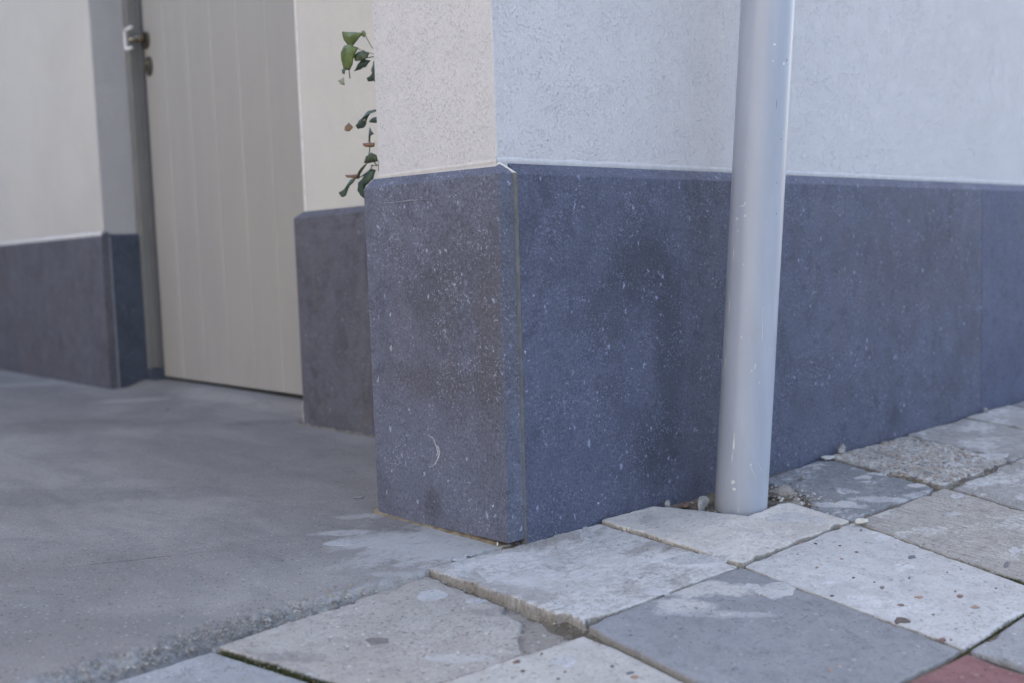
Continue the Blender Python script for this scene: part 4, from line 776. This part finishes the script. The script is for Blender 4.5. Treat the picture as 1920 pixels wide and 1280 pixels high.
# ---------------------------------------------------------------- climbing plant behind the pier
def leaf_mat(name, c, tr=.25):
    t = NT(name); a = t.noise(60, 4, .6); col = t.mix(t.rng(a, .35, .7), c, tuple(q * .6 for q in c)); t.fin(col, .45, t.bump(t.noise(150, 3, .6), .0006, .5), .5)
    t.b.inputs['Transmission Weight'].default_value = 0; return t.m
ML = dict(g=leaf_mat('leaf_fresh', (.115, .165, .045)), d=leaf_mat('leaf_dark', (.045, .07, .03)), t=leaf_mat('leaf_teal', (.045, .085, .060)), b=leaf_mat('leaf_withered', (.20, .115, .065)), w=leaf_mat('leaf_pale', (.30, .34, .26)))
cp = empty('climbing_plant', 'thin climbing plant with green and withered leaves peeping out behind the plastered pier', 'plant', (.06, .36, 0))
XP = .06
LEAVES= [["g",[[0.452,0.826],[0.423,0.82],[0.403,0.816],[0.417,0.807],[0.437,0.8],[0.45,0.814]]],["g",[[0.403,0.819],[0.394,0.819],[0.388,0.813],[0.392,0.809],[0.401,0.812]]],["g",[[0.463,0.793],[0.455,0.801],[0.43,0.798],[0.417,0.792],[0.427,0.781],[0.432,0.771],[0.444,0.765],[0.462,0.768],[0.464,0.782]]],["d",[[0.424,0.782],[0.417,0.787],[0.401,0.787],[0.39,0.781],[0.393,0.774],[0.402,0.772],[0.42,0.774]]],["t",[[0.442,0.761],[0.432,0.771],[0.422,0.775],[0.404,0.771],[0.414,0.763],[0.428,0.762]]],["t",[[0.46,0.763],[0.448,0.763],[0.452,0.755],[0.459,0.757]]],["w",[[0.463,0.744],[0.449,0.747],[0.449,0.736],[0.458,0.738]]],["t",[[0.36,0.766],[0.369,0.765],[0.38,0.762],[0.394,0.754],[0.393,0.749],[0.407,0.744],[0.405,0.739],[0.391,0.738],[0.387,0.73],[0.371,0.723],[0.354,0.729],[0.349,0.746]]],["t",[[0.371,0.682],[0.384,0.683],[0.4,0.683],[0.417,0.679],[0.433,0.674],[0.441,0.667],[0.437,0.662],[0.423,0.662],[0.413,0.665],[0.408,0.671],[0.394,0.679]]],["b",[[0.441,0.668],[0.451,0.664],[0.452,0.658],[0.439,0.655],[0.432,0.661]]],["t",[[0.359,0.671],[0.376,0.671],[0.385,0.669],[0.388,0.665],[0.373,0.663],[0.359,0.663]]],["b",[[0.385,0.669],[0.395,0.668],[0.389,0.665],[0.383,0.665]]],["t",[[0.387,0.653],[0.391,0.648],[0.394,0.636],[0.392,0.628],[0.386,0.632],[0.384,0.64],[0.376,0.642]]],["b",[[0.402,0.629],[0.375,0.627],[0.376,0.622],[0.398,0.624]]],["d",[[0.364,0.635],[0.375,0.63],[0.373,0.626],[0.364,0.626]]],["d",[[0.394,0.606],[0.377,0.61],[0.364,0.605],[0.364,0.596],[0.382,0.596],[0.4,0.597]]],["b",[[0.387,0.599],[0.378,0.591],[0.381,0.58],[0.39,0.584]]],["d",[[0.392,0.593],[0.408,0.586],[0.425,0.579],[0.432,0.573],[0.418,0.574],[0.401,0.583]]],["t",[[0.399,0.582],[0.42,0.576],[0.436,0.565],[0.438,0.554],[0.432,0.546],[0.422,0.541],[0.417,0.558],[0.405,0.561],[0.395,0.567],[0.39,0.579]]],["b",[[0.455,0.579],[0.425,0.578],[0.43,0.572],[0.449,0.575]]],["t",[[0.437,0.572],[0.449,0.569],[0.467,0.559],[0.482,0.552],[0.475,0.545],[0.463,0.547],[0.455,0.555],[0.442,0.564]]]]
STEMS= [[[0.394,0.814],[0.378,0.789],[0.346,0.774]],[[0.423,0.795],[0.392,0.784],[0.347,0.769]],[[0.413,0.775],[0.375,0.772],[0.347,0.77]],[[0.392,0.628],[0.394,0.606],[0.378,0.591]],[[0.389,0.591],[0.367,0.589],[0.358,0.589]],[[0.442,0.761],[0.447,0.747]],[[0.371,0.682],[0.351,0.682]],[[0.438,0.572],[0.399,0.582],[0.383,0.591]],[[0.344,0.782],[0.35,0.729],[0.351,0.679],[0.357,0.629],[0.357,0.579],[0.36,0.534]]]
for k, poly in LEAVES:
    n = len(poly); cy = sum(p[0] for p in poly) / n; cz = sum(p[1] for p in poly) / n; x0 = XP + random.uniform(-.012, .012)
    ty, tz = random.uniform(-.18, .18), random.uniform(-.18, .18); sz = max(max(abs(p[0] - cy), abs(p[1] - cz)) for p in poly)
    bm = bmesh.new(); top = []; 
    dense = []
    for a, b in zip(poly, poly[1:] + poly[:1]): dense += [tuple(a), ((a[0] + b[0]) / 2 + random.uniform(-.0008, .0008), (a[1] + b[1]) / 2 + random.uniform(-.0008, .0008))]
    dense = [(cy + (y - cy) * 1.22, cz + (z - cz) * 1.22) for y, z in dense]
    def xx(y, z, r): return x0 + (y - cy) * ty + (z - cz) * tz + .10 * sz * math.sin((y - cy) / sz * 3) + (-.22 * sz * (1 - r))
    rings = []
    for r in (1.0, .72, .4):
        rings.append([bm.verts.new((xx(cy + (y - cy) * r, cz + (z - cz) * r, r), cy + (y - cy) * r, cz + (z - cz) * r)) for y, z in dense])
    cv = bm.verts.new((xx(cy, cz, 0), cy, cz)); m = len(dense)
    for r0, r1 in zip(rings, rings[1:]):
        for i in range(m): bm.faces.new((r0[i], r0[(i + 1) % m], r1[(i + 1) % m], r1[i]))
    for i in range(m): bm.faces.new((rings[-1][i], rings[-1][(i + 1) % m], cv))
    bmesh.ops.recalc_face_normals(bm, faces=bm.faces); bmesh.ops.solidify(bm, geom=list(bm.faces), thickness=.0005)
    o = from_bm('leaf', bm, ML[k], cp, True)
    if k == 'b': o['label'] = 'withered brown leaf'
for k, s in enumerate(STEMS):
    from_bm('stem', tube_bm([(XP + .003 * math.sin(i * 2 + k), y, z) for i, (y, z) in enumerate(s)], .0009 if k < 8 else .002, 7), ML['d'] if k > 1 else ML['w'], cp, True)
